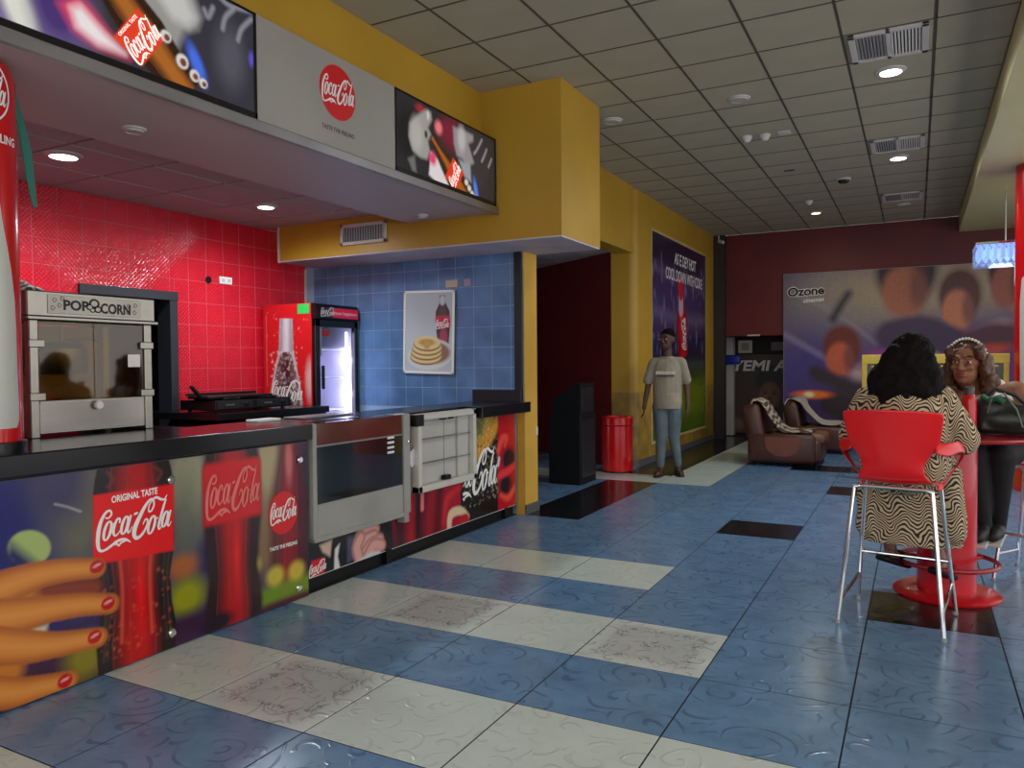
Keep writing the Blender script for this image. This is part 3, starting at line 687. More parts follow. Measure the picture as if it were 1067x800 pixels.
rb = light_box(4.288, 5.70, 'backlit advert of a face drinking from a tilted bottle, beside the yellow beam')
c = Canvas(4.305, 5.68, 2.764, 3.285, 0.0075, (44,41,44))
c.blob([(4.424,3.011)][0], 0.14, 0.2, (30,28,30), 0.9); c.blob([(5.388,3.03)][0], 0.3, 0.3, (62,60,66), 1.0, 0, 0.6)
c.blob([(5,3.161)][0], 0.16, 0.12, (120,30,55), 0.9); c.blob([(4.827,3.166)][0], 0.05, 0.05, (235,120,130), 0.9); c.blob([(4.592,3.239)][0], 0.06, 0.03, (160,40,50), 0.9)
c.poly([(4.46,3.101),(4.567,3.191),(4.665,3.254),(4.727,3.25),(4.738,3.198),(4.687,3.128),(4.724,3.089),(4.685,3.03),(4.709,2.96),(4.67,2.895),(4.585,2.889),(4.491,2.921),(4.446,3.004)], (158,154,148), 0.03)
c.blob([(4.54,3.041)][0], 0.08, 0.12, (176,172,166), 0.8); c.blob([(4.661,3.073)][0], 0.02, 0.03, (60,56,56), 0.7); c.blob([(4.689,3.219)][0], 0.02, 0.035, (200,196,190), 0.6)
c.poly([(4.432,2.846),(4.514,2.886),(4.535,2.768),(4.488,2.772)], (110,108,106), 0.03)
c.poly([(4.722,2.963),(4.81,2.927),(4.861,2.867),(4.965,2.76),(4.807,2.749),(4.693,2.789)], (224,214,216), 0.02); c.blob([(4.746,2.919)][0], 0.05, 0.05, (225,70,110), 0.9)
c.poly([(5.029,3.227),(5.198,3.242),(5.331,3.239),(5.33,3.193),(5.255,3.151),(5.342,3.02),(5.237,2.965),(5.165,3.009),(5.08,3.019),(5.04,3.098)], (148,144,146), 0.03); c.blob([(5.154,3.163)][0], 0.06, 0.1, (186,182,182), 0.8)
c.poly([(5.108,2.996),(5.282,2.991),(5.294,2.856),(5.192,2.88)], (150,160,165), 0.03)
c.blob([(5.369,2.802)][0], 0.03, 0.1, (80,130,235), 0.9, 0.3)
for q in ([(5.469,3.236),(5.39,3.139),(5.344,3.097)], [(5.547,3.177),(5.498,3.102),(5.466,3.063)], [(5.627,3.116),(5.577,3.041)]): c.line(q, 0.01, (170,166,172), 0.02, k=0.8)
c.bottle([(5.276,2.685)][0], [(4.736,3.071)][0], 0.085, [(0,0.9),(0.35,1.0),(0.6,0.75),(0.85,0.4),(0.93,0.36),(1,0.45)], (170,96,36), (60,34,18))
c.poly([(5.024,2.991),(5.178,2.907),(5.075,2.745),(4.913,2.821)], (228,58,34), 0.008)
for p in [(5.22,2.841),(5.264,2.804),(5.308,2.767),(5.352,2.745)]: c.blob(p, 0.03, 0.025, (214,206,190), 0.5)
c.build('picture', mapX(XS), PRL, rb)
q = [(5.02,2.756),(5.135,2.92)]; script(mapX(XS+0.0015), q[0], vec(q[0],q[1]), tuple(np.array([-vec(q[0],q[1])[1], vec(q[0],q[1])[0]])*0.55), INKB, rb)

sp = thing('brand_sign', 'plain grey-white sign panel with a red disc between the light boxes', 'sign', (XS-0.07,3.67,2.746))
part('board', MB().box((-3.304,3.046,2.705),(XS,4.287,3.30),0.003), mat('sign_white', (158,153,144), 0.5, noise=(1.3,0.08)), sp)
d0 = [(3.703,3.076)][0]
flat_poly('red_disc', mapX(XS+0.0012), disc_pts(d0, 0.165, 0.165), REDM, sp, 'red round emblem')
script(mapX(XS+0.0024), (d0[0]-0.145,d0[1]-0.045), (0.29,0), (0,0.16), INKW, sp)
q = [(3.569,2.863),(3.853,2.863)]; type_('TASTE THE FEELING', mapX(XS+0.0012), (d0[0]-0.15,d0[1]-0.245), (0.30,0), (0,0.026), mat('brown_ink',(90,60,60),0.5), sp, bold=0.02)
sr = single('sign_rail', MB().box((-3.30,1.0,2.681),(XS+0.016,5.70,2.704),0.004).box((XS+0.007,1.0,2.66),(XS+0.03,5.70,2.724),0.006), ALU, 'long brushed aluminium rail under the row of signs', 'rail')

# vent in the yellow beam
t = thing('wall_vent', 'white framed air grille on the yellow beam above the counter', 'vent', (-4.58,BY0-0.01,2.53))
vx0, vx1, vz0, vz1 = -4.85, -4.31, 2.535, 2.73
f = MB()
for lo, hi in (((vx0,vz0),(vx1,vz0+0.03)),((vx0,vz1-0.03),(vx1,vz1)),((vx0,vz0),(vx0+0.03,vz1)),((vx1-0.03,vz0),(vx1,vz1))): f.box((lo[0],BY0-0.02,lo[1]),(hi[0],BY0-0.001,hi[1]),0.003)
part('frame', f, WHT, t); part('backing', MB().box((vx0+0.02,BY0-0.004,vz0+0.02),(vx1-0.02,BY0-0.001,vz1-0.02)), mat('vent_dark',(60,60,62),0.7), t, False)
for i in range(16):
    x = vx0+0.045+i*(vx1-vx0-0.09)/15; part('slat', MB().obox((x,BY0-0.012,(vz0+vz1)/2),(0.014,0.003,vz1-vz0-0.06),Matrix.Rotation(0.6,3,'Z')), ALU, t, False)

# ------------------------------------------------------------------ serving counter
ct1 = MB().prism([(-3.22,0.9),(-3.22,3.505),(-3.335,3.505),(-3.335,5.46),(-3.17,5.46),(-3.17,6.36),(-3.19,6.36),(-3.19,6.23),(-3.74,6.23),(-3.74,3.02),(-4.4,3.02),(-4.4,0.9)], 0.955, 1.05, 'z')
TOPM = mat('black_worktop', (16,16,18), 0.2, noise=(8,0.25), spec=0.3)
ctop = single('countertop', ct1, TOPM, 'long glossy black worktop running along the serving counter', 'worktop', smooth=False)
bv = ctop.modifiers.new('edge', 'BEVEL'); bv.width = 0.006; bv.segments = 2
XP = -3.258
k1 = thing('counter_unit', 'counter front with a hand grasping a drink bottle printed across it', 'counter', (-3.55,2.2,0))
part('body', MB().box((-3.70,0.95,0),(XP-0.022,3.50,0.953)), BLACK, k1, False)
part('front_board', MB().box((XP-0.022,0.95,0.004),(XP-0.001,3.495,0.945),0.002), mat('acrylic_edge',(60,50,70),0.3), k1, False)
c = Canvas(0.95, 3.49, 0.008, 0.94, 0.006, (40,34,84))
P_ = lambda s: s
c.blob([(1.849,0.695)][0], 0.5, 0.6, (26,24,104), 0.9); c.blob([(2.067,0.862)][0], 0.16, 0.45, (122,118,88), 1.0, 0, 0.8); c.blob([(1.975,0.918)][0], 0.14, 0.2, (70,64,96), 1.0)
c.blob([(2.04,0.061)][0], 0.5, 0.2, (70,36,62), 1.0); c.blob([(1.794,-0.029)][0], 0.5, 0.14, (64,20,40), 1.0); c.blob([(2.085,0.109)][0], 0.10, 0.10, (150,140,40), 1.0, 0, 0.8)
c.blob([(2.638,0.826)][0], 0.14, 0.34, (158,156,132), 1.0); c.blob([(2.609,0.539)][0], 0.12, 0.3, (96,96,88), 1.0, 0, 0.7)
c.blob([(2.619,0.233)][0], 0.12, 0.10, (150,150,36), 1.0); c.blob([(2.594,0.396)][0], 0.10, 0.06, (190,110,50), 1.0, 0, 0.7); c.blob([(2.616,0.073)][0], 0.2, 0.08, (62,24,60), 1.0)
c.blob([(3.184,0.86)][0], 0.12, 0.3, (178,164,130), 1.0); c.blob([(3.16,0.425)][0], 0.12, 0.24, (150,120,80), 1.0, 0, 0.8); c.blob([(3.508,0.706)][0], 0.14, 0.5, (52,24,62), 1.0); c.blob([(3.464,0.188)][0], 0.16, 0.25, (66,34,52), 1.0)
c.blob([(2.804,0.437)][0], 0.1, 0.1, (36,22,80), 1.0)
c.bottle([(3.315,-0.06)][0], [(3.355,1.067)][0], 0.15, [(0,0.9),(0.3,0.95),(0.6,1),(0.8,0.7),(1,0.4)], (150,24,32), (90,18,30), soft=0.06, k=0.85)
c.blob([(3.342,0.842)][0], 0.03, 0.14, (226,150,140), 1.0, 0, 0.6)
c.blob([(3.334,0.082)][0], 0.45, 0.07, (116,138,40), 0.8); c.blob([(3.316,-0.004)][0], 0.4, 0.05, (80,20,40), 0.8)
for p in [(3.222,0.19),(3.391,0.182),(3.044,0.288),(2.961,0.245)]: c.blob(p, 0.07, 0.06, (208,190,90), 0.7, 0, 0.85)
# soft second bottle
c.bottle((2.925,-0.02), (2.925,0.96), 0.197, [(0,0.95),(0.12,1.0),(0.32,0.84),(0.47,0.92),(0.6,1.0),(0.9,1.0),(1,0.88)], (176,26,26), (48,14,18), label=(0.60,0.93), label_col=(206,34,34), soft=0.03, glow=(0.4,0.3,(226,60,40)))
c.blob([(2.814,0.047)][0], 0.1, 0.05, (36,14,30), 0.8)
# lemon, glints
c.blob([(1.852,0.65)][0], 0.092, 0.072, (172,186,122), 0.15, -0.5); c.poly([(1.78,0.685),(1.886,0.574),(1.807,0.544),(1.75,0.637)], (36,34,90), 0.05)
# sharp bottle
c.bottle((2.342,-0.01), (2.342,0.965), 0.21, [(0,0.96),(0.14,1.0),(0.26,0.90),(0.40,0.86),(0.5,0.95),(0.57,1.0),(0.86,1.0),(0.93,0.95),(1,0.86)], (178,26,22), (34,17,15), glow=(0.36,0.34,(232,44,28)))
for off, k_ in ((-0.185,0.9),(-0.165,0.7),(0.165,0.7),(0.19,0.9)): c.line([(2.342+off*0.95,0.06),(2.342+off*0.86,0.36),(2.342+off,0.54)], 0.006, (96,70,60), 0.01, k=0.6*k_)
for off in (-0.085,0.075): c.line([(2.342+off,0.12),(2.342+off*0.9,0.36),(2.342+off,0.50)], 0.009, (214,96,80), 0.012, k=0.8)
c.poly([(2.133,0.827),(2.553,0.818),(2.546,0.489),(2.126,0.512)], (226,36,38), 0.008)
for q in ([(2.204,0.921),(2.231,0.882),(2.203,0.855)], [(2.28,0.92),(2.309,0.876),(2.279,0.853)], [(2.442,0.918),(2.484,0.885),(2.462,0.85)]): c.line(q, 0.008, (120,60,50), 0.012, k=0.7)
c.specks(None, ([(2.156,0.457)][0][0], [(2.527,0.364)][0][0], 0.06, 0.42), 70, 0.009, (206,110,90), 0.5)
# hand
SK = (208,138,76); SKD = (150,78,42); SKL = (226,164,100)
c.line([(1.906,0.434),(2.014,0.429),(2.128,0.412)], [0.05,0.045,0.04], (140,66,44), 0.02, edge=(90,36,30))
c.poly([(1.526,0.523),(1.696,0.526),(1.799,0.531),(1.861,0.515),(1.882,0.436),(1.857,0.37),(1.855,0.29),(1.831,0.234),(1.813,0.143),(1.774,0.094),(1.516,0.104)], (196,128,64), 0.05)
c.poly([(1.856,0.314),(1.92,0.311),(1.91,0.264),(1.855,0.282)], (206,196,164), 0.02)
c.line([(1.625,0.496),(1.807,0.521),(1.925,0.527),(2.05,0.513),(2.143,0.495)], [0.08,0.066,0.054,0.047,0.043], SK, 0.01, edge=SKD, light=SKL)
c.line([(1.623,0.409),(1.819,0.382),(1.941,0.37),(2.068,0.351),(2.204,0.317)], [0.085,0.07,0.056,0.05,0.045], SK, 0.01, edge=SKD, light=SKL)
c.line([(1.621,0.319),(1.815,0.247),(1.938,0.214),(2.043,0.196),(2.145,0.18)], [0.085,0.07,0.055,0.049,0.043], SK, 0.01, edge=SKD, light=SKL)
c.line([(1.617,0.131),(1.773,0.071),(1.858,0.054),(1.938,0.044),(2.005,0.036)], [0.075,0.062,0.054,0.047,0.042], SK, 0.01, edge=SKD, light=SKL)
for p in [(2.135,0.502),(2.186,0.322),(2.118,0.189),(1.979,0.041)]:
    c.blob((p[0]+0.008,p[1]), 0.034, 0.03, (186,22,20), 0.15, 0.1); c.blob((p[0]+0.008,p[1]+0.006), 0.022, 0.007, (240,190,180), 0.6, 0.2, 0.8)
c.line([(1.96,0.816),(2.014,0.795),(2.074,0.764)], 0.004, (200,196,196), 0.008, k=0.7)
lum = c.px.mean(2, keepdims=True); c.px = np.clip(lum+(c.px-lum)*1.15, 0, 1)**1.12; c.build('printed_picture', mapX(XP), PR, k1)
FX = mapX(XP+0.0015)
script(FX, (2.146,0.606), (0.382,0.010), (0.0,0.172), INKW, k1)
q = [(2.22,0.778),(2.46,0.785)]; type_('ORIGINAL TASTE', FX, q[0], vec(q[0],q[1]), (0,0.03), INKW, k1, bold=0.03)
script(FX, (2.745,0.65), (0.36,0.0), (0,0.22), mat('soft_pink_ink',(226,120,110),0.5), k1)
d0 = [(3.289,0.545)][0]; flat_poly('red_disc', FX, disc_pts(d0, 0.115, 0.125), REDM, k1, 'red round emblem')
script(mapX(XP+0.003), (d0[0]-0.1,d0[1]-0.03), (0.20,0), (0,0.12), INKW, k1)
type_('TASTE THE FEELING', FX, (d0[0]-0.11,d0[1]-0.205), (0.22,0), (0,0.02), INKW, k1, bold=0.03)
for p in [(2.537,0.84),(3.429,0.838),(3.405,0.075),(2.526,0.082)]:
    part('bolt', MB().lathe([(0.022,XP-0.001),(0.022,XP+0.008),(0.015,XP+0.014),(0.004,XP+0.014)],(0,p[0],p[1]),16,'x'), CHROME, k1)

# second unit: red advert, dark plinth
XQ = -3.29
k2 = thing('counter_unit', 'counter front with red bottle and lips advert beside the yellow post', 'counter', (-3.55,4.9,0))
part('body', MB().box((-3.70,4.54,0.08),(XQ-0.012,6.22,0.953)).box((-3.70,3.52,0.08),(XQ-0.012,4.54,0.30)), BLACK, k2, False)
part('plinth', MB().box((-3.66,3.51,0),(XQ-0.03,6.27,0.095)), BLKM, k2, False)
part('front_board', MB().box((XQ-0.012,4.53,0.09),(XQ-0.001,6.27,0.95)).box((XQ-0.012,3.515,0.09),(XQ-0.001,4.53,0.36)), mat('board_edge',(190,190,190),0.4), k2, False)
part('corner_strip', MB().box((XQ-0.01,6.262,0.05),(XQ+0.012,6.285,0.95),0.002), ALU, k2)
part('foot', MB().box((XQ-0.03,4.30,0),(XQ+0.006,4.36,0.10)), BLKM, k2, False); part('foot', MB().box((XQ-0.03,6.05,0),(XQ+0.006,6.1,0.10)), BLKM, k2, False)
c = Canvas(3.52, 6.26, 0.095, 0.945, 0.0075, (168,16,34))
c.blob([(3.732,0.182)][0], 0.45, 0.5, (26,22,26), 0.5); c.poly([(3.56,0.34),(4.369,0.311),(4.41,0.083),(3.554,0.073)], (24,22,26), 0.03)
# dark figures, clasped hands, small red label
c.poly([(3.627,0.278),(3.743,0.29),(3.723,0.184),(3.653,0.23)], (206,176,160), 0.02); c.poly([(3.769,0.223),(3.816,0.25),(3.795,0.167),(3.83,0.034),(3.757,0.077)], (220,214,210), 0.015); c.poly([(3.891,0.272),(3.969,0.269),(3.966,0.116),(3.888,0.108)], (74,76,104), 0.03)
for q in ([(3.987,0.188),(4.028,0.257),(4.11,0.28),(4.193,0.27)], [(3.996,0.154),(4.068,0.21),(4.171,0.228)], [(4.045,0.11),(4.128,0.171),(4.234,0.188)], [(4.107,0.116),(4.17,0.162),(4.255,0.143)], [(4.005,0.119),(3.987,0.188),(4.028,0.244)]): c.line(q, [0.05,0.05,0.045,0.04][:len(q)], (222,160,150), 0.015, edge=(130,70,66))
c.line([(4.004,0.068),(4.127,0.092),(4.211,0.086)], 0.03, (214,206,204), 0.02)
c.poly([(3.549,0.194),(3.669,0.196),(3.667,0.093),(3.546,0.087)], (208,24,34), 0.012)
# red area with dark streaks
c.poly([(4.383,1.061),(4.544,1.051),(4.548,0.031),(4.386,0.046)], (70,16,34), 0.1); c.poly([(4.654,0.51),(4.831,0.521),(4.821,-0.03),(4.644,-0.026)], (44,14,22), 0.06); c.blob([(4.904,0.176)][0], 0.15, 0.3, (150,16,30), 0.9); c.line([(4.753,0.423),(4.75,0.314)], 0.02, (236,120,120), 0.02)
c.line([(5.039,0.15),(5.098,0.331),(5.272,0.397)], [0.02,0.03,0.03], (206,40,44), 0.05); c.poly([(4.949,0.445),(5.044,0.446),(4.981,0.003),(4.874,-0.004)], (96,12,22), 0.06)
# bottle with ice
c.poly([(5.373,1.049),(5.963,1.069),(5.947,0.091),(5.296,0.078),(5.301,0.361),(5.362,0.447)], (34,24,14), 0.01)
c.poly([(5.373,1.049),(5.876,1.073),(5.853,0.787),(5.682,0.669),(5.381,0.62)], (176,146,60), 0.05); c.poly([(5.465,1.044),(5.706,1.065),(5.668,0.802),(5.523,0.766)], (112,106,58), 0.05); c.line([(5.38,0.604),(5.617,0.659),(5.819,0.79),(5.907,0.884)], [0.06,0.07,0.07,0.05], (206,144,48), 0.05)
c.specks(None, (*sorted(([(5.367,0.685)][0][0], [(5.938,0.625)][0][0])), 0.2, 0.95), 260, 0.010, (226,206,150), 0.5)
c.specks(None, (*sorted(([(5.337,0.688)][0][0], [(5.938,0.625)][0][0])), 0.12, 0.75), 220, 0.012, (22,16,12), 0.7)
# face in red light
c.poly([(5.945,1.07),(6.414,1.102),(6.397,0.049),(5.929,0.077)], (190,20,30), 0.02); c.blob([(6.136,0.534)][0], 0.13, 0.11, (40,8,14), 0.7); c.blob([(6.077,0.305)][0], 0.12, 0.10, (30,8,12), 0.7)
c.line([(5.938,0.625),(6.011,0.722),(6.102,0.731),(6.064,0.664)], [0.03,0.04,0.03,0.02], (236,70,60), 0.03); c.line([(5.952,0.4),(6.134,0.429),(6.306,0.479)], [0.03,0.04,0.02], (232,52,50), 0.03); c.line([(5.984,0.223),(6.13,0.183),(6.283,0.284)], [0.02,0.03,0.03], (236,80,60), 0.04)
c.blob([(6.33,0.764)][0], 0.08, 0.25, (216,30,36), 0.9)
c.line([(5.936,0.506),(5.954,0.555)], 0.02, (220,210,210), 0.02)
c.line([(5.122,0.096),(5.152,0.199),(5.298,0.204),(5.418,0.135)], [0.03,0.04,0.035,0.02], (222,196,160), 0.02); c.blob([(5.357,0.122)][0], 0.08, 0.05, (190,24,30), 0.5)
c.build('printed_picture', mapX(XQ), PR, k2)
FQ = mapX(XQ+0.0015)
q = [(5.141,0.355),(5.898,0.348)]; cl = [(5.332,0.452)][0][0]
script(FQ, q[0], vec(q[0],q[1]), (0,0.36), INKW, k2, clip=lambda a, b: a > cl)
q = [(3.547,0.105),(3.668,0.105)]; script(FQ, (3.53,q[0][1]+0.005), (0.15,0.012), (0,0.075), INKW, k2)

# glazed warming cabinet let into the counter front
oy0, oy1 = 3.525, 4.52; oz0, oz1 = 0.315, 1.045; XO = -3.238
ov = thing('warming_cabinet', 'grey steel warming cabinet with dark glass door let into the counter', 'warming cabinet', (-3.4,4.0,oz0))
part('body', MB().box((-3.60,oy0+0.02,oz0+0.05),(XO-0.065,oy1-0.02,0.95)), BLKM, ov, False)
part('side_frame', MB().box((-3.33,oy0,oz0),(XO,oy0+0.035,oz1),0.004), GREY, ov); part('side_frame', MB().box((-3.33,oy1-0.075,oz0+0.02),(XO+0.012,oy1,oz1+0.005),0.006), GREY, ov)
part('top_panel', MB().box((-3.33,oy0+0.035,0.905),(XO-0.006,oy1-0.075,oz1),0.003), mat('brown_tinted_glass',(92,44,38),0.12,coat=0.4), ov)
part('glass_door', MB().box((-3.30,oy0+0.035,0.545),(XO-0.004,oy1-0.075,0.90),0.003), DGLASS, ov)
part('door_trim', MB().box((-3.30,oy0+0.035,0.898),(XO,oy1-0.075,0.91),0.002), ALU, ov)
part('lower_panel', MB().box((-3.33,oy0+0.035,oz0+0.02),(XO-0.002,oy1-0.075,0.545),0.005), GREY, ov)
part('base_rail', MB().box((-3.30,oy0,oz0),(XO+0.008,oy1-0.02,oz0+0.03),0.004), GREY, ov)
for k in range(4): part('vent_slot', MB().box((XO-0.004,4.265,0.885-0.034*k),(XO+0.002,4.34,0.902-0.034*k),0.002), mat('pale_slot',(225,225,225),0.4), ov, False)
part('lock', MB().lathe([(0.012,XO+0.01),(0.012,XO+0.024),(0.004,XO+0.026)],(0,4.485,0.85),14,'x'), CHROME, ov)
part('corner_block', MB().box((-3.30,4.44,oz0-0.045),(XO+0.01,4.50,oz0+0.005),0.004), GREY, ov)

# open metal box fixed to the counter front
q = [(4.479,1.002),(5.242,1.011),(5.231,0.409),(4.48,0.416)]
by0, by1, bz0, bz1 = 4.60, 5.43, 0.455, 1.035; XBX = -3.21
ob_ = thing('open_metal_box', 'open shallow off-white metal box with shelves hung on the counter front', 'box', (-3.26,5.0,bz0))
OFF = mat('off_white_enamel', (196,192,182), 0.45, noise=(3,0.06)); OFD = mat('off_white_inside', (182,178,170), 0.55, noise=(3,0.08))
part('back_plate', MB().box((-3.286,by0,bz0),(-3.276,by1,bz1)), OFD, ob_, False)
for lo, hi in (((by0,bz0),(by0+0.045,bz1)),((by1-0.045,bz0),(by1,bz1)),((by0,bz0),(by1,bz0+0.05)),((by0,bz1-0.045),(by1,bz1))):
    part('rim', MB().box((-3.276,lo[0],lo[1]),(XBX,hi[0],hi[1]),0.004), OFF, ob_)
for z in (0.66,0.84): part('shelf', MB().box((-3.276,by0+0.045,z),(-3.24,by1-0.045,z+0.005)), mat('shelf_shadow_grey',(120,118,112),0.5), ob_, False)
part('divider', MB().box((-3.276,5.03,bz0+0.05),(-3.268,5.05,bz1-0.045)), OFD, ob_, False); part('divider', MB().box((-3.276,5.21,bz0+0.05),(-3.256,5.375,bz1-0.045)), OFD, ob_, False)
part('latch', MB().box((-3.27,4.98,bz0+0.05),(-3.225,5.06,bz0+0.085),0.004), BLKM, ob_); part('clip', MB().box((-3.25,4.93,bz1-0.06),(-3.22,4.99,bz1-0.04),0.003), BLKM, ob_); part('clip', MB().box((-3.25,5.05,bz1-0.06),(-3.22,5.1,bz1-0.04),0.003), BLKM, ob_)
part('bracket', MB().box((-3.286,4.565,0.95),(-3.2,4.66,1.035),0.004), BLKM, ob_)
single('paper_slip', MB().obox((-3.25,4.575,0.72),(0.004,0.09,0.11),Matrix.Rotation(0.5,3,'X')), mat('paper',(214,206,214),0.7), 'crumpled pale paper tucked beside the open metal box', 'paper')

# ------------------------------------------------------------------ things on and behind the counter
# wrapped round column on the counter
CX, CY, CR = -3.48, 1.765, 0.175
dc = thing('display_column', 'red wrapped round column with a pale bottle shape standing on the counter', 'column', (CX,CY,1.05))
part('base_ring', MB().lathe([(CR+0.012,1.05),(CR+0.012,1.09),(CR,1.095),(CR-0.02,1.095)],(CX,CY,0),48), BLACK, dc)
part('shaft', MB().lathe([(CR,1.09),(CR,2.6),(CR-0.02,2.66),(CR-0.05,2.678)],(CX,CY,0),48), REDG, dc)
FC = mapCyl(CX, CY, CR+0.002, math.radians(-16)); SIL = mat('pale_bottle_ink', (196,196,184), 0.3, noise=(2,0.06))
prof = [(0.14,1.15),(0.155,1.18),(0.158,1.25),(0.15,1.4),(0.15,1.55),(0.145,1.68),(0.128,1.8),(0.108,1.9),(0.088,2.0),(0.078,2.08),(0.074,2.16),(0.08,2.165),(0.08,2.21),(0.07,2.22)]
V = []; Fq = []
for i, (hw_, z) in enumerate(prof):
    for j in range(25): V.append(FC(-hw_+2*hw_*j/24, z))
    if i:
        for j in range(24): a_ = (i-1)*25+j; Fq.append((a_, a_+1, a_+26, a_+25))
part('bottle_print', raw_mesh('bottle_print', V, Fq), SIL, dc, label='pale grey bottle outline')
V = []; Fq = []
for i in range(61):
    a = 2*math.pi*i/60
    for r_ in (0.132, 0.14): V.append(FC(r_*math.cos(a), 2.52+r_*math.sin(a)))
    if i: k = 2*i; Fq.append((k-2,k-1,k+1,k))
part('ring_print', raw_mesh('ring_print', V, Fq), INKW, dc, smooth=False)
script(FC, (-0.115,2.47), (0.23,0), (0,0.14), INKW, dc); type_('TASTE THE FEELING', FC, (-0.17,2.32), (0.34,0), (0,0.034), INKW, dc, bold=0.02)
# green ribbon
rp = [(-3.62,2.03,2.679),(-3.61,2.05,2.55),(-3.60,2.075,2.40),(-3.595,2.085,2.28),(-3.59,2.10,2.14)]
V = []
for i, p in enumerate(rp): wd = (0.006,0.014,0.02,0.018,0.01)[i]; V += [(p[0],p[1]-wd,p[2]),(p[0]+0.004,p[1]+wd,p[2]),(p[0]-0.003,p[1]+wd,p[2]),(p[0]-0.004,p[1]-wd,p[2])]
Fq = []
for i in range(len(rp)-1):
    for j in range(4): a_ = 4*i+j; b_ = 4*i+(j+1)%4; Fq.append((a_,b_,b_+4,a_+4))
m_ = MB(); m_.bm.from_mesh(raw_mesh('r',V,Fq)); single('hanging_ribbon', m_, mat('green_ribbon',(20,120,100),0.5), 'narrow green ribbon hanging from the soffit by the red column', 'ribbon')

# popcorn machine
px0, px1, py0, py1, pz = -4.27, -3.85, 2.205, 2.895, 1.05
pm = thing('popcorn_machine', 'steel and glass popcorn machine on the black worktop', 'popcorn machine', (-4.06,2.55,pz))
part('base', MB().box((px0,py0+0.02,pz+0.015),(px1-0.012,py1-0.02,pz+0.17),0.006), STEEL, pm)
hd = part('header', MB().box((px0-0.01,py0-0.01,1.655),(px1+0.012,py1+0.01,1.783),0.006), STEEL, pm)
part('header_lip', MB().box((px0-0.015,py0-0.02,1.635),(px1+0.03,py1+0.02,1.658),0.006), STEEL, pm)
for y in (py0+0.005, py1-0.05):
    part('post', MB().box((px1-0.045,y,pz),(px1,y+0.045,1.64),0.004), STEEL, pm); part('post', MB().box((px0,y,pz),(px0+0.045,y+0.045,1.64),0.004), STEEL, pm)
PG = glass('gold_reflection_glass',(214,200,160),0.04,0.06)  # yellow tint puts golden reflections into the panes' colour
ym = (py0+py1)/2
for a, b in ((py0+0.055,ym-0.002),(ym+0.002,py1-0.055)): part('glass_door', MB().box((px1-0.016,a,1.23),(px1-0.010,b,1.632),0.001), PG, pm, False)
part('lower_pane', MB().box((px1-0.016,py0+0.055,1.07),(px1-0.010,py1-0.055,1.222)), mat('grey_steel_sheet',(150,146,138),0.25,metal=0.9), pm, False)
part('rear_panel', MB().box((px0+0.005,py0+0.05,1.22),(px0+0.012,py1-0.05,1.63)), mat('rear_gold_reflection',(150,124,70),0.3,metal=0.6), pm, False)  # panel colour imitates the golden reflections inside the machine
for x in (py0+0.012, py1-0.018): part('side_glass', MB().box((px0+0.045,x,1.23),(px1-0.045,x+0.006,1.63)), PG, pm, False)
for y in (py0-0.002, py1-0.078):
    for z in (1.50, 1.235): part('hinge', MB().box((px1-0.01,y,z),(px1+0.008,y+0.08,z+0.04),0.004), STEEL, pm)
part('handle', MB().lathe([(0.022,px1-0.008),(0.024,px1+0.012),(0.018,px1+0.02),(0.004,px1+0.021)],(0,ym+0.01,1.20),20,'x'), INKW, pm)
part('door_rail', MB().box((px1-0.02,py0+0.055,1.222),(px1-0.006,py1-0.055,1.232)), STEEL, pm, False)
ket = part('kettle', MB().lathe([(0.06,1.36),(0.115,1.37),(0.125,1.39),(0.125,1.50),(0.115,1.505),(0.10,1.53),(0.02,1.54)],(-4.06,2.50,0),32), STEEL, pm)
part('kettle_arm', MB().tube([(-4.06,2.50,1.63),(-4.06,2.50,1.53)],0.012), STEEL, ket); part('kettle_crank', MB().tube([(-4.06,2.5,1.54),(-4.02,2.62,1.56),(-3.98,2.66,1.54)],0.008), STEEL, ket)
part('deck', MB().box((px0+0.02,py0+0.03,pz+0.168),(px1-0.02,py1-0.03,pz+0.178)), STEEL, pm, False)
part('notice', MB().box((px1-0.0085,2.745,1.40),(px1-0.0075,2.82,1.47)), INKW, pm, False)
part('sign_plate', MB().box((px1+0.012,py0+0.09,1.672),(px1+0.015,py1-0.08,1.766),0.002), mat('sign_plate_grey',(186,180,166),0.4,metal=0.3), pm)
FP = mapX(px1+0.0165)
type_('POP', FP, (2.375,1.695), (0.135,0), (0,0.048), INKK, pm, bold=0.035); type_('CORN', FP, (2.575,1.688), (0.175,0), (0,0.05), INKK, pm, bold=0.035)
for p, r_ in (((2.54,1.735),0.03),((2.515,1.715),0.02),((2.56,1.705),0.022),((2.53,1.70),0.016)):
    flat_poly('popcorn_print', FP, disc_pts(p, r_, r_*0.85, 14), INKK, pm); flat_poly('popcorn_print', mapX(px1+0.0172), disc_pts(p, r_*0.6, r_*0.5, 10), mat('sign_plate_grey'), pm)
for p in ((2.33,1.74),(2.32,1.70),(2.355,1.715),(2.37,1.75),(2.78,1.74),(2.775,1.70),(2.74,1.735),(2.735,1.70)):
    V = []; Fq = []
    for i in range(15):
        a = 2*math.pi*i/14
        for r_ in (0.008,0.011): V.append(FP(p[0]+r_*math.cos(a), p[1]+r_*math.sin(a)*(1+0.2*math.cos(3*a))))
        if i: k = 2*i; Fq.append((k-2,k-1,k+1,k))
    part('popcorn_print', raw_mesh('popcorn_print', V, Fq), INKK, pm, smooth=False)
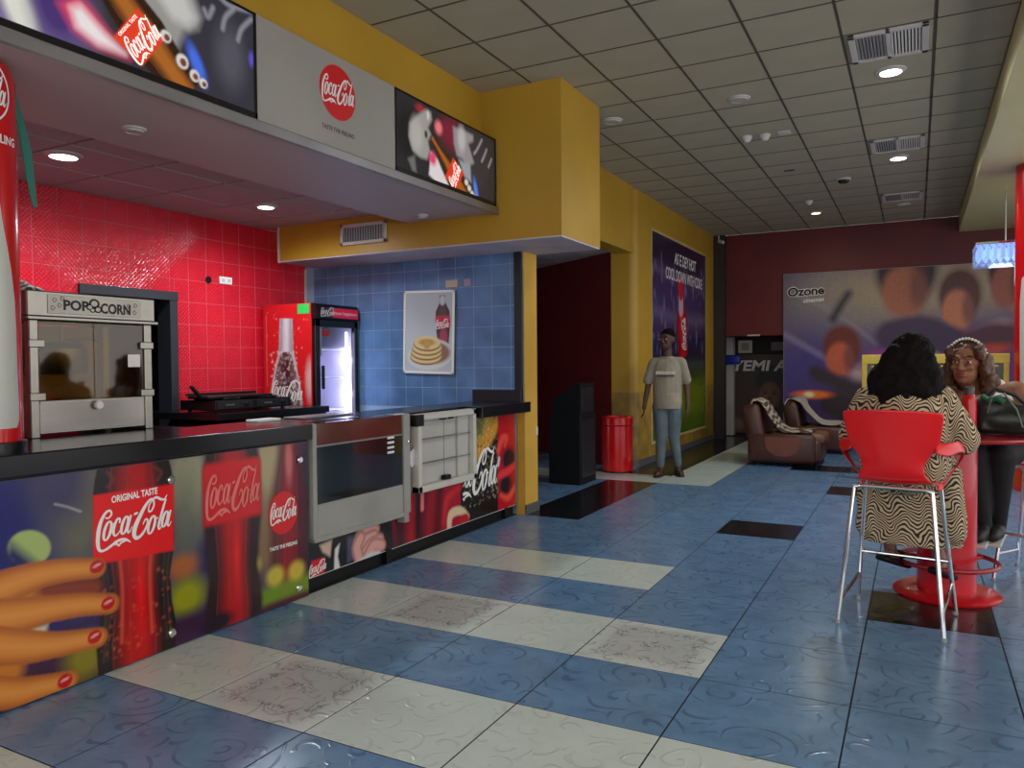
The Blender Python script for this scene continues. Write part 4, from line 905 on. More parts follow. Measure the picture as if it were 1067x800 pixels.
# striped cloth heaped on the machine
cl_ = MB(); cl_.ell((-4.10,2.245,1.79),(0.10,0.14,0.075)); cl_.ell((-4.08,2.20,1.83),(0.09,0.10,0.08)); cl_.ell((-4.06,2.33,1.79),(0.08,0.08,0.035))
for v in cl_.bm.verts: v.co.z = max(v.co.z, 1.788)
o = single('striped_cloth', cl_, zebra_mat('grey_stripe_cloth',(70,68,66),(176,174,168),0.03,0.015), 'grey striped cloth heaped on top of the popcorn machine', 'cloth')
rm = o.modifiers.new('m','REMESH'); rm.mode = 'VOXEL'; rm.voxel_size = 0.008; rm.use_smooth_shade = True
sm = o.modifiers.new('s','SMOOTH'); sm.iterations = 6

# back shelf, double hotplate, fridge
single('back_counter', MB().box((-5.82,4.66,0),(-4.95,5.58,1.0),0.003).box((-5.82,4.3,0.96),(-4.93,5.6,1.018),0.004), BLACK, 'black back counter under the double hotplate', 'counter', smooth=False)
gx0, gx1, gy0, gy1 = -5.48, -5.05, 4.37, 5.22
gr = thing('double_hotplate', 'black double round hotplate on the back counter beside the fridge', 'hotplate', (-5.27,4.8,1.018))
part('body', MB().box((gx0,gy0,1.035),(gx1,gy1,1.118),0.006), BLACK, gr)
for y in (gy0+0.02, gy0+0.44):
    part('control_panel', MB().box((gx1,y,1.048),(gx1+0.006,y+0.37,1.108),0.003), mat('panel_black',(34,33,32),0.3), gr)
    part('knob', MB().lathe([(0.020,gx1+0.006),(0.016,gx1+0.026),(0.004,gx1+0.027)],(0,y+0.30,1.078),16,'x'), BLKM, gr)
    part('badge', MB().box((gx1+0.006,y+0.08,1.075),(gx1+0.008,y+0.17,1.085)), ALU, gr, False)
for y in (gy0+0.22, gy0+0.63):
    pl = part('plate', MB().lathe([(0.19,1.116),(0.195,1.128),(0.185,1.14),(0.01,1.142)],(-5.27,y,0),40), mat('cast_iron_gloss',(40,40,42),0.18,metal=0.6), gr)
part('raised_lid', MB().box((-5.46,gy0+0.04,1.15),(-5.44,gy1-0.04,1.172),0.003), BLKM, gr)
part('handle', MB().obox((-5.2,4.30,1.195),(0.03,0.13,0.024),Matrix.Rotation(-0.75,3,'X'),0.004), BLKM, gr)
part('handle', MB().box((-5.35,4.34,1.13),(-5.1,5.05,1.155),0.006), BLKM, gr)
for x, y in ((gx0+0.05,gy0+0.06),(gx1-0.05,gy0+0.06),(gx0+0.05,gy1-0.06),(gx1-0.05,gy1-0.06)): part('foot', MB().lathe([(0.015,1.018),(0.015,1.036)],(x,y,0),12), BLKM, gr)

fx0, fx1, fy0, fy1, fz = -5.82, -5.13, 5.638, 6.275, 2.01
fr = thing('drinks_fridge', 'red sided drinks fridge with lit glass door in the corner', 'fridge', (-5.48,5.95,0))
FRED = mat('fridge_red', (214,24,30), 0.3)
part('side_panel', MB().box((fx0,fy0,0.05),(fx1-0.05,fy0+0.03,fz),0.008,2), FRED, fr); part('side_panel', MB().box((fx0,fy1-0.03,0.05),(fx1-0.05,fy1,fz),0.008,2), FRED, fr)
FIN = mat('fridge_inside', (222,220,236), 0.4)
part('liner', MB().box((fx0,fy0+0.03,0.05),(fx0+0.03,fy1-0.03,fz-0.1)), FIN, fr, False); part('liner', MB().box((fx0+0.03,fy0+0.031,0.2),(fx1-0.06,fy0+0.036,1.85)), FIN, fr, False); part('liner', MB().box((fx0+0.03,fy1-0.036,0.2),(fx1-0.06,fy1-0.031,1.85)), FIN, fr, False)
part('base', MB().box((fx0,fy0+0.03,0.0),(fx1-0.06,fy1-0.03,0.2)), BLKM, fr, False); part('top', MB().box((fx0,fy0+0.03,1.84),(fx1-0.06,fy1-0.03,fz)), BLKM, fr, False)
hp = [(fx1-0.05,1.855),(fx1+0.01,1.855),(fx1+0.02,1.88),(fx1+0.015,1.95),(fx1-0.005,2.0),(fx1-0.05,2.01)]
part('header', MB().prism(hp, fy0, fy1, 'y'), BLACK, fr, False)
FH = mapX(fx1+0.0215)
flat_poly('header_print', FH, [(fy0+0.05,1.868),(fy1-0.01,1.868),(fy1-0.01,1.972),(fy0+0.05,1.972)], mat('header_dark',(60,22,40),0.3), fr); flat_poly('header_print', mapX(fx1+0.0225), [(fy0+0.23,1.872),(fy1-0.02,1.872),(fy1-0.02,1.968),(fy0+0.23,1.968)], mat('header_pink',(206,24,60),0.3,emit=0.25), fr)
script(mapX(fx1+0.0235), (fy0+0.06,1.895), (0.19,0), (0,0.085), INKW, fr); type_('open happiness', mapX(fx1+0.0235), (fy0+0.255,1.905), (0.34,0), (0,0.032), INKW, fr, bold=0.01)
for lo, hi in (((fy0,0.2),(fy0+0.07,1.85)),((fy1-0.05,0.2),(fy1,1.85)),((fy0,0.2),(fy1,0.26)),((fy0,1.78),(fy1,1.85))): part('door_frame', MB().box((fx1-0.045,lo[0],lo[1]),(fx1,hi[0],hi[1]),0.004), BLACK, fr)
part('door_glass', MB().box((fx1-0.028,fy0+0.07,0.26),(fx1-0.022,fy1-0.05,1.78)), glass('fridge_glass',(240,240,250),0.02,0.03), fr, False)
part('handle', MB().box((fx1,fy0+0.075,1.17),(fx1+0.03,fy0+0.10,1.40),0.006), BLKM, fr)
part('led_strip', MB().box((fx1-0.075,fy1-0.115,0.3),(fx1-0.06,fy1-0.095,1.74)), mat('led_white',(225,228,255),0.5,emit=9), fr, False)
for z in (0.62,0.93,1.26,1.56): part('shelf', MB().box((fx0+0.03,fy0+0.06,z),(fx1-0.10,fy1-0.06,z+0.02),0.003), mat('shelf_white',(235,235,245),0.4), fr)
part('sticker', MB().box((fx1-0.021,fy0+0.12,1.69),(fx1-0.0195,fy0+0.22,1.75)), REDM, fr, False); part('sticker', MB().box((fx1-0.021,fy0+0.075,1.5),(fx1-0.0195,fy0+0.11,1.77)), mat('grey_label',(170,170,180),0.5), fr, False)
part('energy_tag', MB().box((-5.35,fy0-0.004,1.905),(-5.20,fy0-0.001,2.0),0.001), mat('green_tag',(40,206,90),0.4), fr, label='green square tag')
for z in (0.75,1.1,1.45):
    l = bpy.data.lights.new('fridge_light','POINT'); l.energy = 1.6; l.color = (0.80,0.80,1.0); l.shadow_soft_size = 0.03
    o = bpy.data.objects.new('fridge_light', l); C.objects.link(o); o.parent = fr; o.location = (fx1-0.10+5.48, fy1-0.12-5.95, z)
c = Canvas(fx0+0.03, fx1-0.06, 0.7, 1.98, 0.008, (214,24,30))
yb = 5.637
bp_ = [(-5.532,0.552),(-5.504,1.865)]; 
c.bottle(bp_[0], bp_[1], 0.205, [(0,0.95),(0.1,1.0),(0.3,1.1),(0.45,1.0),(0.62,0.72),(0.75,0.5),(0.78,0.46),(1,0.42)], (214,214,210), (190,186,184))
c.bottle(bp_[0], bp_[1], 0.175, [(0,0.95),(0.1,1.0),(0.3,1.08),(0.45,1.0),(0.62,0.72),(0.74,0.4),(0.76,0.02),(1,0.0)], (70,22,28), (110,84,84))
c.bottle(bp_[0], bp_[1], 0.205, [(0,0.0),(0.75,0.0),(0.755,0.5),(0.78,0.46),(0.95,0.42),(1,0.42)], (214,212,214), (160,158,164))
c.specks(None, (bp_[0][0]-0.18, bp_[0][0]+0.17, 0.9, 1.55), 240, 0.012, (224,216,214), 0.6); c.specks(None, (bp_[0][0]-0.1, bp_[0][0]+0.1, 1.0, 1.5), 60, 0.02, (60,20,26), 0.6)
c.specks(None, (fx0+0.05, fx1-0.08, 0.9, 1.95), 60, 0.007, (240,200,200), 0.6)
c.blob((fx1-0.07,1.25), 0.06, 0.2, (226,180,176), 0.9)
c.line([(fx0+0.05,1.9),(fx0+0.05,1.2)], 0.006, (236,120,110), 0.01, k=0.6)
c.build('side_print', mapY(fy0-0.0012), PRM, fr)
script(mapY(fy0-0.0025), (bp_[0][0]-0.17,1.09), (0.40,-0.03), (0,0.21), INKW, fr)
# small papers on the worktop
single('napkin_box', MB().box((-3.70,3.43,1.051),(-3.60,3.63,1.066),0.003), INKW, 'flat white paper pack on the worktop before the hotplate', 'paper pack')
single('flat_tray', MB().box((-3.70,3.75,1.051),(-3.52,4.25,1.062),0.003), mat('grey_tray',(120,118,120),0.35), 'thin grey tray lying on the worktop before the fridge', 'tray')
# sockets on the red wall, switch plates on the blue wall
t = thing('wall_socket', 'white twin socket plate on the red tiled wall', 'socket', (XR+0.01,5.21,2.18)); part('plate', MB().box((XR,5.135,2.185),(XR+0.012,5.285,2.255),0.004), INKW, t)
for y in (5.175,5.245): part('switch', MB().box((XR+0.012,y-0.018,2.205),(XR+0.016,y+0.018,2.235),0.002), WHT, t)
single('wall_hole', MB().lathe([(0.03,XR-0.002),(0.035,XR+0.006),(0.015,XR+0.008)],(0,5.01,2.21),10,'x'), BLKM, 'small dark cable outlet beside the twin socket', 'outlet')
single('switch_plate', MB().box((-4.055,YB-0.012,2.145),(-3.92,YB-0.001,2.22),0.003), mat('beige_plate',(186,170,150),0.5), 'beige switch plate above the pancake poster', 'switch plate')
single('switch_plate', MB().box((-3.845,YB-0.012,2.145),(-3.77,YB-0.001,2.22),0.003), mat('lilac_plate',(150,140,170),0.5), 'small lilac-grey plate on the blue tiles near the switch', 'plate')
# pancake poster, hung a little crooked
pp = thing('pancake_poster', 'white framed pancake and drink poster hanging on the blue tiles', 'poster', (-4.265,YB-0.02,1.30))
c0 = [(-4.562,2.113),(-3.971,2.148),(-3.925,1.341),(-4.538,1.276)]; cx_ = sum(p[0] for p in c0)/4; cz_ = sum(p[1] for p in c0)/4
rot = Matrix.Rotation(math.radians(1.5), 3, 'Y'); W_, H_ = 0.60, 0.82
def FT_(off): return lambda a, b, d=0: tuple(Vector((cx_, YB-0.02-off-d, cz_)) + rot @ Vector((a, 0, b)))
bm_ = MB().obox((cx_,YB-0.011,cz_),(W_,0.018,H_),rot,0.003); part('board', bm_, BLKM, pp)
f = MB()
for a, b, w2, h2 in ((0,H_/2-0.012,W_,0.024),(0,-H_/2+0.012,W_,0.024),(-W_/2+0.012,0,0.024,H_),(W_/2-0.012,0,0.024,H_)): f.obox(Vector((cx_,YB-0.024,cz_))+rot@Vector((a,0,b)),(w2,0.014,h2),rot,0.003)
part('frame', f, INKW, pp)
c = Canvas(-W_/2+0.02, W_/2-0.02, -H_/2+0.02, H_/2-0.02, 0.006, (198,204,206))
c.blob((0.1,0.3), 0.5, 0.3, (176,182,186), 1.0); c.blob((0.15,-0.3), 0.5, 0.1, (190,196,200), 0.9)
c.bottle((0.175,-0.16), (0.155,0.36), 0.088, [(0,0.7),(0.15,0.75),(0.3,0.85),(0.5,1),(0.7,0.9),(0.85,0.42),(0.97,0.36),(1,0.36)], (84,60,62), (52,46,50), label=(0.38,0.62), label_col=(196,40,66)); c.blob((0.175,-0.05), 0.05, 0.09, (170,70,90), 0.6); c.blob((0.157,0.31), 0.034, 0.05, (196,190,196), 0.4)
c.blob((0.02,-0.22), 0.27, 0.15, (214,218,216), 0.1, 0.12); c.blob((0.06,-0.2), 0.2, 0.11, (150,110,90), 0.3)
for i, (z, r_) in enumerate(((-0.25,0.19),(-0.205,0.185),(-0.16,0.18),(-0.115,0.165))):
    c.blob((-0.03+0.005*i,z), r_, 0.075, (150,104,52), 0.08); c.blob((-0.03+0.005*i,z+0.012), r_*0.97, 0.07, (226,206,150), 0.12)
c.blob((-0.02,-0.10), 0.1, 0.035, (196,150,80), 0.6); c.blob((-0.02,-0.12), 0.04, 0.05, (200,160,90), 0.5)
c.build('picture', FT_(0.003), PRM, pp)
script(FT_(0.0045), (0.085,0.05), (0.15,0), (0,0.09), INKW, pp)

# ------------------------------------------------------------------ poster wall, bin, kiosk
wp = thing('wall_poster_print', 'tall stadium and red bottle poster on the yellow wall behind the walking man', 'poster', (-3.29,12.0,0.3))
q = [(10.467,3.289),(13.504,3.231),(13.49,0.277),(10.483,0.341)]
ya, yb2, za, zb = 10.45, 13.50, 0.29, 3.26
part('border', MB().box((-3.298,ya-0.03,za-0.04),(-3.289,yb2+0.03,zb+0.04)), mat('poster_border',(196,176,110),0.5), wp, False)
c = Canvas(ya, yb2, za, zb, 0.017, (40,32,70))
c.blob((12,2.3), 2.0, 0.5, (58,46,104), 1.0); c.blob((12,3.2), 3.0, 0.35, (34,28,58), 1.0)
for z, k in ((2.72,0.5),(2.1,0.6)): c.line([(10.4,z+0.05),(12,z-0.02),(13.6,z+0.03)], 0.07, (120,112,140), 0.2, k=k)
for _ in range(90): c.blob((random.uniform(ya,yb2), random.uniform(1.5,3.0)), 0.03, random.uniform(0.04,0.12), (150,146,190), 0.9, 0, random.uniform(0.15,0.6))
c.poly([(ya,za),(yb2,za),(yb2,1.42),(ya,1.36)], (40,46,20), 0.5); c.poly([(ya,za),(yb2,za),(yb2,1.15),(ya,1.08)], (112,132,14), 0.35); c.blob((11.6,0.35), 2.4, 0.25, (76,104,14), 0.9, 0, 0.7); c.grain(0.10)
bt = [(12.054,1.49),(11.922,2.623)]
c.bottle(bt[0], bt[1], 0.34, [(0,0.92),(0.25,0.8),(0.45,1.0),(0.6,0.82),(0.75,0.45),(0.88,0.38),(1,0.42)], (214,20,34), (150,10,26), soft=0.03); c.line([(bt[1][0],bt[1][1]-0.22),(bt[1][0],bt[1][1]-0.38)], 0.12, (206,180,196), 0.05); c.line([(bt[1][0]-0.02,bt[1][1]-0.02),(bt[1][0],bt[1][1]-0.12)], 0.13, (224,16,34), 0.04)
c.build('picture', mapX(-3.288), PR, wp)
FW = mapX(-3.286)
q = [(11.469,3.005),(12.655,2.941)]; type_('AS E DEY HOT', FW, (11.55,2.92), (1.3,0), (0,0.17), INKW, wp, bold=0.02, shear=0.2)
type_('COOL DOWN WITH COKE', FW, (11.1,2.66), (2.15,0), (0,0.17), INKW, wp, bold=0.01)
script(FW, (bt[0][0]+0.12,bt[0][1]+0.12), (0.0,0.5), (-0.26,0.0), INKW, wp)

bn = thing('waste_bin', 'glossy red cylindrical waste bin by the yellow pillar', 'bin', (-3.42,9.36,0))
part('body', MB().lathe([(0.185,0.012),(0.198,0.02),(0.2,0.03),(0.2,0.595),(0.196,0.60)],(-3.42,9.36,0),40), REDG, bn)
part('lid', MB().lathe([(0.198,0.606),(0.203,0.612),(0.203,0.70),(0.19,0.715),(0.14,0.715),(0.13,0.66)],(-3.42,9.36,0),40), REDG, bn); part('foot_ring', MB().lathe([(0.18,0),(0.18,0.015)],(-3.42,9.36,0),32), BLKM, bn)

ks = thing('kiosk_console', 'black console kiosk with sloped top before the dark red wall', 'kiosk', (-3.6,8.3,0))
part('cabinet', MB().box((-3.80,8.08,0),(-3.40,8.56,0.80),0.005), BLKM, ks)
part('console', MB().prism([(-3.77,0.80),(-3.41,0.80),(-3.41,1.17),(-3.45,1.175),(-3.775,0.965)], 8.10, 8.54, 'y'), BLKM, ks, False)
part('screen', MB().obox((-3.62,8.32,1.074),(0.26,0.34,0.012),Matrix.Rotation(math.radians(-32.5),3,'Y'),0.003), DGLASS, ks)
part('service_panel', MB().box((-3.399,8.13,0.08),(-3.393,8.51,0.74),0.003), mat('kiosk_panel',(30,30,32),0.3), ks); part('service_panel', MB().box((-3.409,8.15,0.84),(-3.404,8.50,1.12),0.003), mat('kiosk_panel'), ks)
single('wall_socket', MB().box((-3.204,6.52,0.72),(-3.196,6.56,0.80),0.003), WHT, 'small white socket on the edge of the yellow post', 'socket')

# ------------------------------------------------------------------ far end: niche, posters
pc = thing('concert_poster', 'dark concert poster with a portrait in the far doorway niche', 'poster', (-2.6,YW+0.9,0))
part('board', MB().box((-3.24,YW+0.90,0.02),(-2.0,YW+0.93,1.56)), BLKM, pc, False)
c = Canvas(-3.23,-2.01,0.03,1.55,0.012,(74,52,50))
FN = mapY(YW+0.898)
fc = [(-2.477,0.761)][0]
c.blob((fc[0],fc[1]+0.33), 0.26, 0.27, (16,12,12), 0.35); c.blob((fc[0],fc[1]-0.42), 0.5, 0.3, (34,22,24), 0.6)
c.blob(fc, 0.2, 0.27, (120,76,62), 0.25); c.blob((fc[0]+0.03,fc[1]+0.0), 0.13, 0.2, (146,96,80), 0.9)
for s_ in (-1,1): c.blob((fc[0]+0.08*s_,fc[1]+0.04), 0.05, 0.018, (30,18,18), 0.5); c.line([(fc[0]+0.04*s_,fc[1]+0.09),(fc[0]+0.12*s_,fc[1]+0.095)], 0.008, (30,18,18), 0.02)
c.blob((fc[0],fc[1]-0.05), 0.04, 0.03, (96,56,48), 0.8); c.blob((fc[0],fc[1]-0.13), 0.06, 0.025, (110,44,50), 0.6)
c.blob((-3.1,0.2), 0.16, 0.12, (140,110,90), 0.8, 0, 0.6)
c.build('picture', FN, PRM, pc)
q = [(-3.178,1.24),(-2.25,1.256),(-3.178,1.427)]; type_('YEMI A', mapY(YW+0.894), (q[0][0],q[0][1]), (1.02,0.0), (0.0,0.19), INKW, pc, bold=0.03, shear=0.15)
single('niche_pillar', MB().box((-3.24,YW+0.62,0),(-3.10,YW+0.78,1.88),0.004), mat('pale_pillar',(176,172,166),0.5), 'pale narrow pillar at the side of the far niche', 'pillar', smooth=False)
single('hanging_sign', MB().box((-3.27,YW+0.56,1.36),(-2.96,YW+0.60,1.54),0.04,3), mat('blue_sign',(30,50,150),0.4), 'small blue rounded sign on the pale pillar', 'sign')
ns = thing('notice_board', 'small square white notice with a dark border above the concert poster', 'notice', (-2.97,YW+0.88,1.58)); part('card', MB().box((-3.06,YW+0.88,1.58),(-2.80,YW+0.89,1.82)), WHT, ns, False); part('border_print', MB().box((-3.0,YW+0.876,1.63),(-2.86,YW+0.879,1.77)), mat('grey_print',(150,146,140),0.6), ns, False)
single('notice_card', MB().box((-2.45,YW+0.88,1.62),(-2.12,YW+0.89,1.78),0.002), mat('dim_card',(130,122,116),0.6), 'plain grey notice card beside the square white notice', 'notice')
single('niche_light', MB().box((-2.72,YW-0.03,1.87),(-2.50,YW-0.001,1.90),0.006), WHT, 'small white strip fitting over the far niche', 'fitting')

mv = thing('film_board', 'huge purple film backdrop board on the dark red end wall', 'board', (0,YW-0.05,0.03))
part('board', MB().box((-2.09,YW-0.06,0.03),(2.2,YW-0.002,2.95),0.003), mat('board_edge_grey',(150,146,150),0.5), mv, False)
c = Canvas(-2.08,2.19,0.04,2.94,0.017,(84,74,98))
c.blob((-1.3,2.3), 1.0, 0.8, (112,106,112), 1.0); c.blob((0.2,2.6), 1.6, 0.6, (150,134,116), 1.0); c.blob((-1.6,1.0), 0.8, 1.0, (70,60,112), 1.0); c.blob((0.6,1.3), 1.6, 0.7, (86,52,110), 1.0); c.blob((-0.4,0.6), 1.4, 0.5, (52,32,42), 1.0)
c.line([(-2.1,1.9),(-1.2,1.35),(-0.4,0.9)], 0.03, (170,160,190), 0.12, k=0.5); c.line([(-0.9,1.2),(0.3,1.55),(1.2,1.9)], 0.06, (226,190,170), 0.3, k=0.7); c.line([(-1.9,2.6),(-1.2,2.2),(-0.6,1.7)], 0.02, (160,150,170), 0.1, k=0.4)
# soft dark-topped ovals in warm tones, no figures
for p, ra, rb_, warm, top in (([(-0.161,2.668)][0],0.42,0.62,(150,96,76),(40,28,34)), ([(0.608,2.288)][0],0.28,0.48,(176,116,92),(74,46,36)), ([(-1.136,1.508)][0],0.28,0.42,(178,96,76),(96,40,32)), ([(1.254,2.65)][0],0.24,0.5,(140,86,76),(40,26,28))):
    c.blob((p[0],p[1]+rb_*0.35), ra*1.1, rb_*0.9, top, 0.35); c.blob((p[0]-0.03,p[1]-rb_*0.18), ra*0.8, rb_*0.72, warm, 0.35); c.blob((p[0]+ra*0.45,p[1]-rb_*0.1), ra*0.35, rb_*0.6, (90,50,50), 0.9, 0, 0.7)
for pts, r_, col in (([(-1.275,2.137),(-1.154,2.363),(-1.034,2.554)],0.06,(40,36,44)), ([(-1.551,1.213),(-1.089,0.982),(-0.715,0.773)],0.12,(44,30,36)), ([(-0.356,1.818),(0.066,1.887),(0.478,1.705)],0.25,(58,40,66)), ([(0.744,1.669),(1.069,1.784),(1.387,1.747)],0.2,(70,34,48)), ([(0.546,1.549),(0.746,1.454),(0.929,1.483)],0.12,(40,50,120)), ([(-1.27,0.682),(-0.937,0.524),(-0.494,0.373)],0.2,(36,24,28))): c.line(pts, r_, col, 0.12)
c.blob([(-1.612,0.827)][0], 0.3, 0.07, (250,130,80), 0.9); c.blob([(-1.659,0.827)][0], 0.09, 0.05, (255,220,180), 0.8); c.blob([(1.006,1.558)][0], 0.3, 0.1, (190,80,50), 1.0, 0.2, 0.7); c.blob([(-0.498,1.468)][0], 0.25, 0.12, (150,70,130), 1.0)
lum = c.px.mean(2, keepdims=True); c.px = np.clip((lum+(c.px-lum)*1.25)*1.3, 0, 1); c.grain(0.06,2); c.build('picture', mapY(YW-0.0615), PRM, mv)
q = [(-2.028,2.552),(-1.352,2.569)]; type_('Ozone', mapY(YW-0.065), q[0], (0.62,0.02), (0,0.15), INKW, mv, bold=0.075); type_('Ozone', mapY(YW-0.068), (q[0][0]+0.012,q[0][1]), (0.60,0.02), (0,0.145), INKK, mv, bold=0.03)
type_('cinemas', mapY(YW-0.065), (q[0][0]+0.27,q[0][1]-0.12), (0.34,0.02), (0,0.07), INKW, mv, bold=0.02, shear=0.2)

# right column
RX, RY, RR = 1.26, 9.85, 0.33
rc = thing('wrapped_column', 'thick red column with pale bottle outline beside the seated women', 'column', (RX,RY,0))
part('shaft', MB().lathe([(RR,0),(RR,3.469)],(RX,RY,0),48), REDG, rc)
FR_ = mapCyl(RX, RY, RR+0.002, math.radians(-97)); V = []; Fq = []
prof = [(0.28,0.5),(0.31,0.58),(0.32,0.8),(0.31,1.2),(0.32,1.6),(0.325,2.0),(0.30,2.25),(0.2,2.42),(0.14,2.6),(0.13,3.0)]
for i, (hw_, z) in enumerate(prof):
    for j in range(25): V.append(FR_(-hw_+2*hw_*j/24, z))
    if i:
        for j in range(24): a_ = (i-1)*25+j; Fq.append((a_, a_+1, a_+26, a_+25))
part('bottle_print', raw_mesh('bottle_print', V, Fq), SIL, rc, label='pale grey bottle outline')

# yellow booth frame behind the women
YF = mat('yellow_wood', (206,176,60), 0.5, noise=(6,0.12))
bt_ = thing('yellow_booth', 'yellow framed booth with dark panes behind the two seated women', 'booth', (0.17,9.95,0))
for x in (-0.57,0.14,0.84): part('post', MB().box((x,9.90,0),(x+0.055,9.98,1.47),0.005), YF, bt_)
part('rail', MB().box((-0.57,9.895,1.37),(0.90,9.985,1.475),0.005), YF, bt_); part('rail', MB().box((-0.57,9.895,0.0),(0.90,9.985,0.28),0.005), YF, bt_); part('rail', MB().box((-0.57,9.895,0.72),(0.90,9.985,0.78),0.005), YF, bt_)
for x in (-0.515,0.195): part('pane', MB().box((x,9.93,0.78),(x+0.645,9.95,1.37)), mat('booth_dark_pane',(40,28,24),0.2), bt_, False); part('board', MB().box((x,9.93,0.28),(x+0.645,9.95,0.72)), mat('booth_board',(120,70,40),0.5), bt_, False)
for x in (-0.47,0.24): 
    for z in (0.80,1.33): part('inner_trim', MB().box((x,9.915,z),(x+0.555,9.932,z+0.02)), YF, bt_, False)

# ------------------------------------------------------------------ armchairs
LEA = mat('brown_leather', (74,40,28), 0.38, noise=(5,0.2), bump=(30,0.2)); LEL = mat('tan_leather', (120,80,56), 0.45, noise=(5,0.15), bump=(30,0.2)); LED = mat('dark_brown_panel', (112,56,36), 0.4, noise=(5,0.2))
def armchair(x, y, s, label):
    t = thing('armchair', label, 'armchair', (x,y,0), 0, 'leather armchairs at the far end')
    X = lambda a: x+a*s; Y_ = lambda a: y+a*s; Zz = lambda a: a*s
    part('base', MB().box((X(-0.46),Y_(-0.40),Zz(0.05)),(X(0.46),Y_(0.42),Zz(0.36)),0.05,3), LEA, t)
    for sg in (-1,1):
        ar = part('armrest', MB().box((X(-0.46),Y_(sg*0.42-0.075),Zz(0.05)),(X(0.40),Y_(sg*0.42+0.075),Zz(0.43)),0.05,3), LEA, t)
        pts = [(X(-0.17+0.22*math.cos(a)), Zz(0.36+0.22*math.sin(a))) for a in [math.radians(180+i*15) for i in range(13)]]
        pts = [(X(-0.22),Zz(0.40))]+[(X(0.0+0.22*math.cos(a)), Zz(0.30+0.16*math.sin(a))) for a in [math.radians(180+i*15) for i in range(13)]]+[(X(0.22),Zz(0.40))]
        yy = Y_(sg*0.42+sg*0.075); part('side_inset', MB().prism(pts, yy-0.004, yy+0.006, 'y'), LED, ar, False)
    part('seat_cushion', MB().box((X(-0.2),Y_(-0.34),Zz(0.30)),(X(0.5),Y_(0.34),Zz(0.44)),0.05,3), LEL, t)
    part('backrest', MB().obox((X(-0.40),y,Zz(0.58)),(0.24*s,0.92*s,0.50*s),Matrix.Rotation(-0.18,3,'Y'),0.08*s,4), LEA, t)
    for a in (-0.4,0.4):
        for b in (-0.36,0.36): part('foot', MB().lathe([(0.025,0),(0.03,Zz(0.06))],(X(a),Y_(b),0),12), BLKM, t)
    return t
armchair(-1.57, 11.14, 1.0, 'brown leather armchair with striped cloth over its back, nearer one')
armchair(-1.33, 12.9, 0.95, 'brown armchair covered by a pale cloth, behind the nearer armchair')
def drape(name, path, width, y0, m, label, cat, amp=0.02, seed=1):
    rnd = random.Random(seed); n = 14; V = []; Fq = []; pts, _ = smooth_path(path, [0]*len(path), 6)
    ph = [rnd.uniform(0,6.28) for _ in range(4)]
    for i, (x, z) in enumerate(pts):
        for j in range(n+1):
            v = j/n; w_ = amp*(math.sin(9*v+ph[0]+i*0.2)+0.6*math.sin(17*v+ph[1]-i*0.15)); V.append((x+w_*0.6, y0+width*v+amp*math.sin(i*0.5+ph[2]), z+abs(w_)))
        if i:
            for j in range(n): a = (i-1)*(n+1)+j; Fq.append((a,a+1,a+n+2,a+n+1))
    mb = MB(); mb.bm.from_mesh(raw_mesh('cloth', V, Fq)); o = single(name, mb, m, label, cat)
    sd_ = o.modifiers.new('thickness','SOLIDIFY'); sd_.thickness = 0.012; return o
drape('throw_cloth', [(-2.04,0.74),(-1.98,0.86),(-1.86,0.84),(-1.74,0.66),(-1.60,0.47),(-1.40,0.46),(-1.22,0.46)], 0.55, 10.76, zebra_mat('brown_stripe_cloth',(70,54,42),(170,154,134),0.09,0.03,0.3), 'brown and cream striped cloth draped over the nearer armchair', 'cloth', 0.02, 3)
drape('throw_cloth', [(-1.80,0.70),(-1.74,0.80),(-1.60,0.79),(-1.50,0.60),(-1.30,0.44),(-1.05,0.44),(-0.88,0.42),(-0.85,0.25)], 0.75, 12.5, mat('pale_cloth',(176,168,158),0.8,noise=(8,0.15)), 'pale cloth spread over the armchair farther back', 'cloth', 0.025, 5)

# ------------------------------------------------------------------ bar table, stools
tx, ty = 0.165, 5.26
tb = thing('bar_table', 'round red bar table on a thick red pedestal', 'table', (tx,ty,0))
REDP = mat('red_enamel', (190,14,26), 0.3, noise=(7,0.12), coat=0.2)
part('base_plate', MB().lathe([(0.285,0.0),(0.29,0.012),(0.27,0.028),(0.16,0.036)],(tx,ty,0),48), REDP, tb)
part('pedestal', MB().lathe([(0.158,0.03),(0.158,0.945)],(tx,ty,0),40), REDP, tb)
part('table_top', MB().lathe([(0.47,0.945),(0.50,0.95),(0.505,0.96),(0.50,0.97),(0.05,0.972)],(tx,ty,0),64), mat('red_table_top',(150,20,30),0.22,noise=(7,0.2),coat=0.3), tb)
rg = part('foot_ring', MB().tube([(tx+0.27*math.cos(a),ty+0.27*math.sin(a),0.20) for a in [2*math.pi*i/48 for i in range(48)]],0.014,10,True), mat('red_worn_rail',(150,30,40),0.3,noise=(12,0.3)), tb)
for k in range(3): a = math.radians(40+120*k); part('ring_arm', MB().tube([(tx+0.15*math.cos(a),ty+0.15*math.sin(a),0.20),(tx+0.27*math.cos(a),ty+0.27*math.sin(a),0.20)],0.010), REDP, rg)
STAIN = mat('rust_stain', (150,96,60), 0.6, noise=(30,0.4))

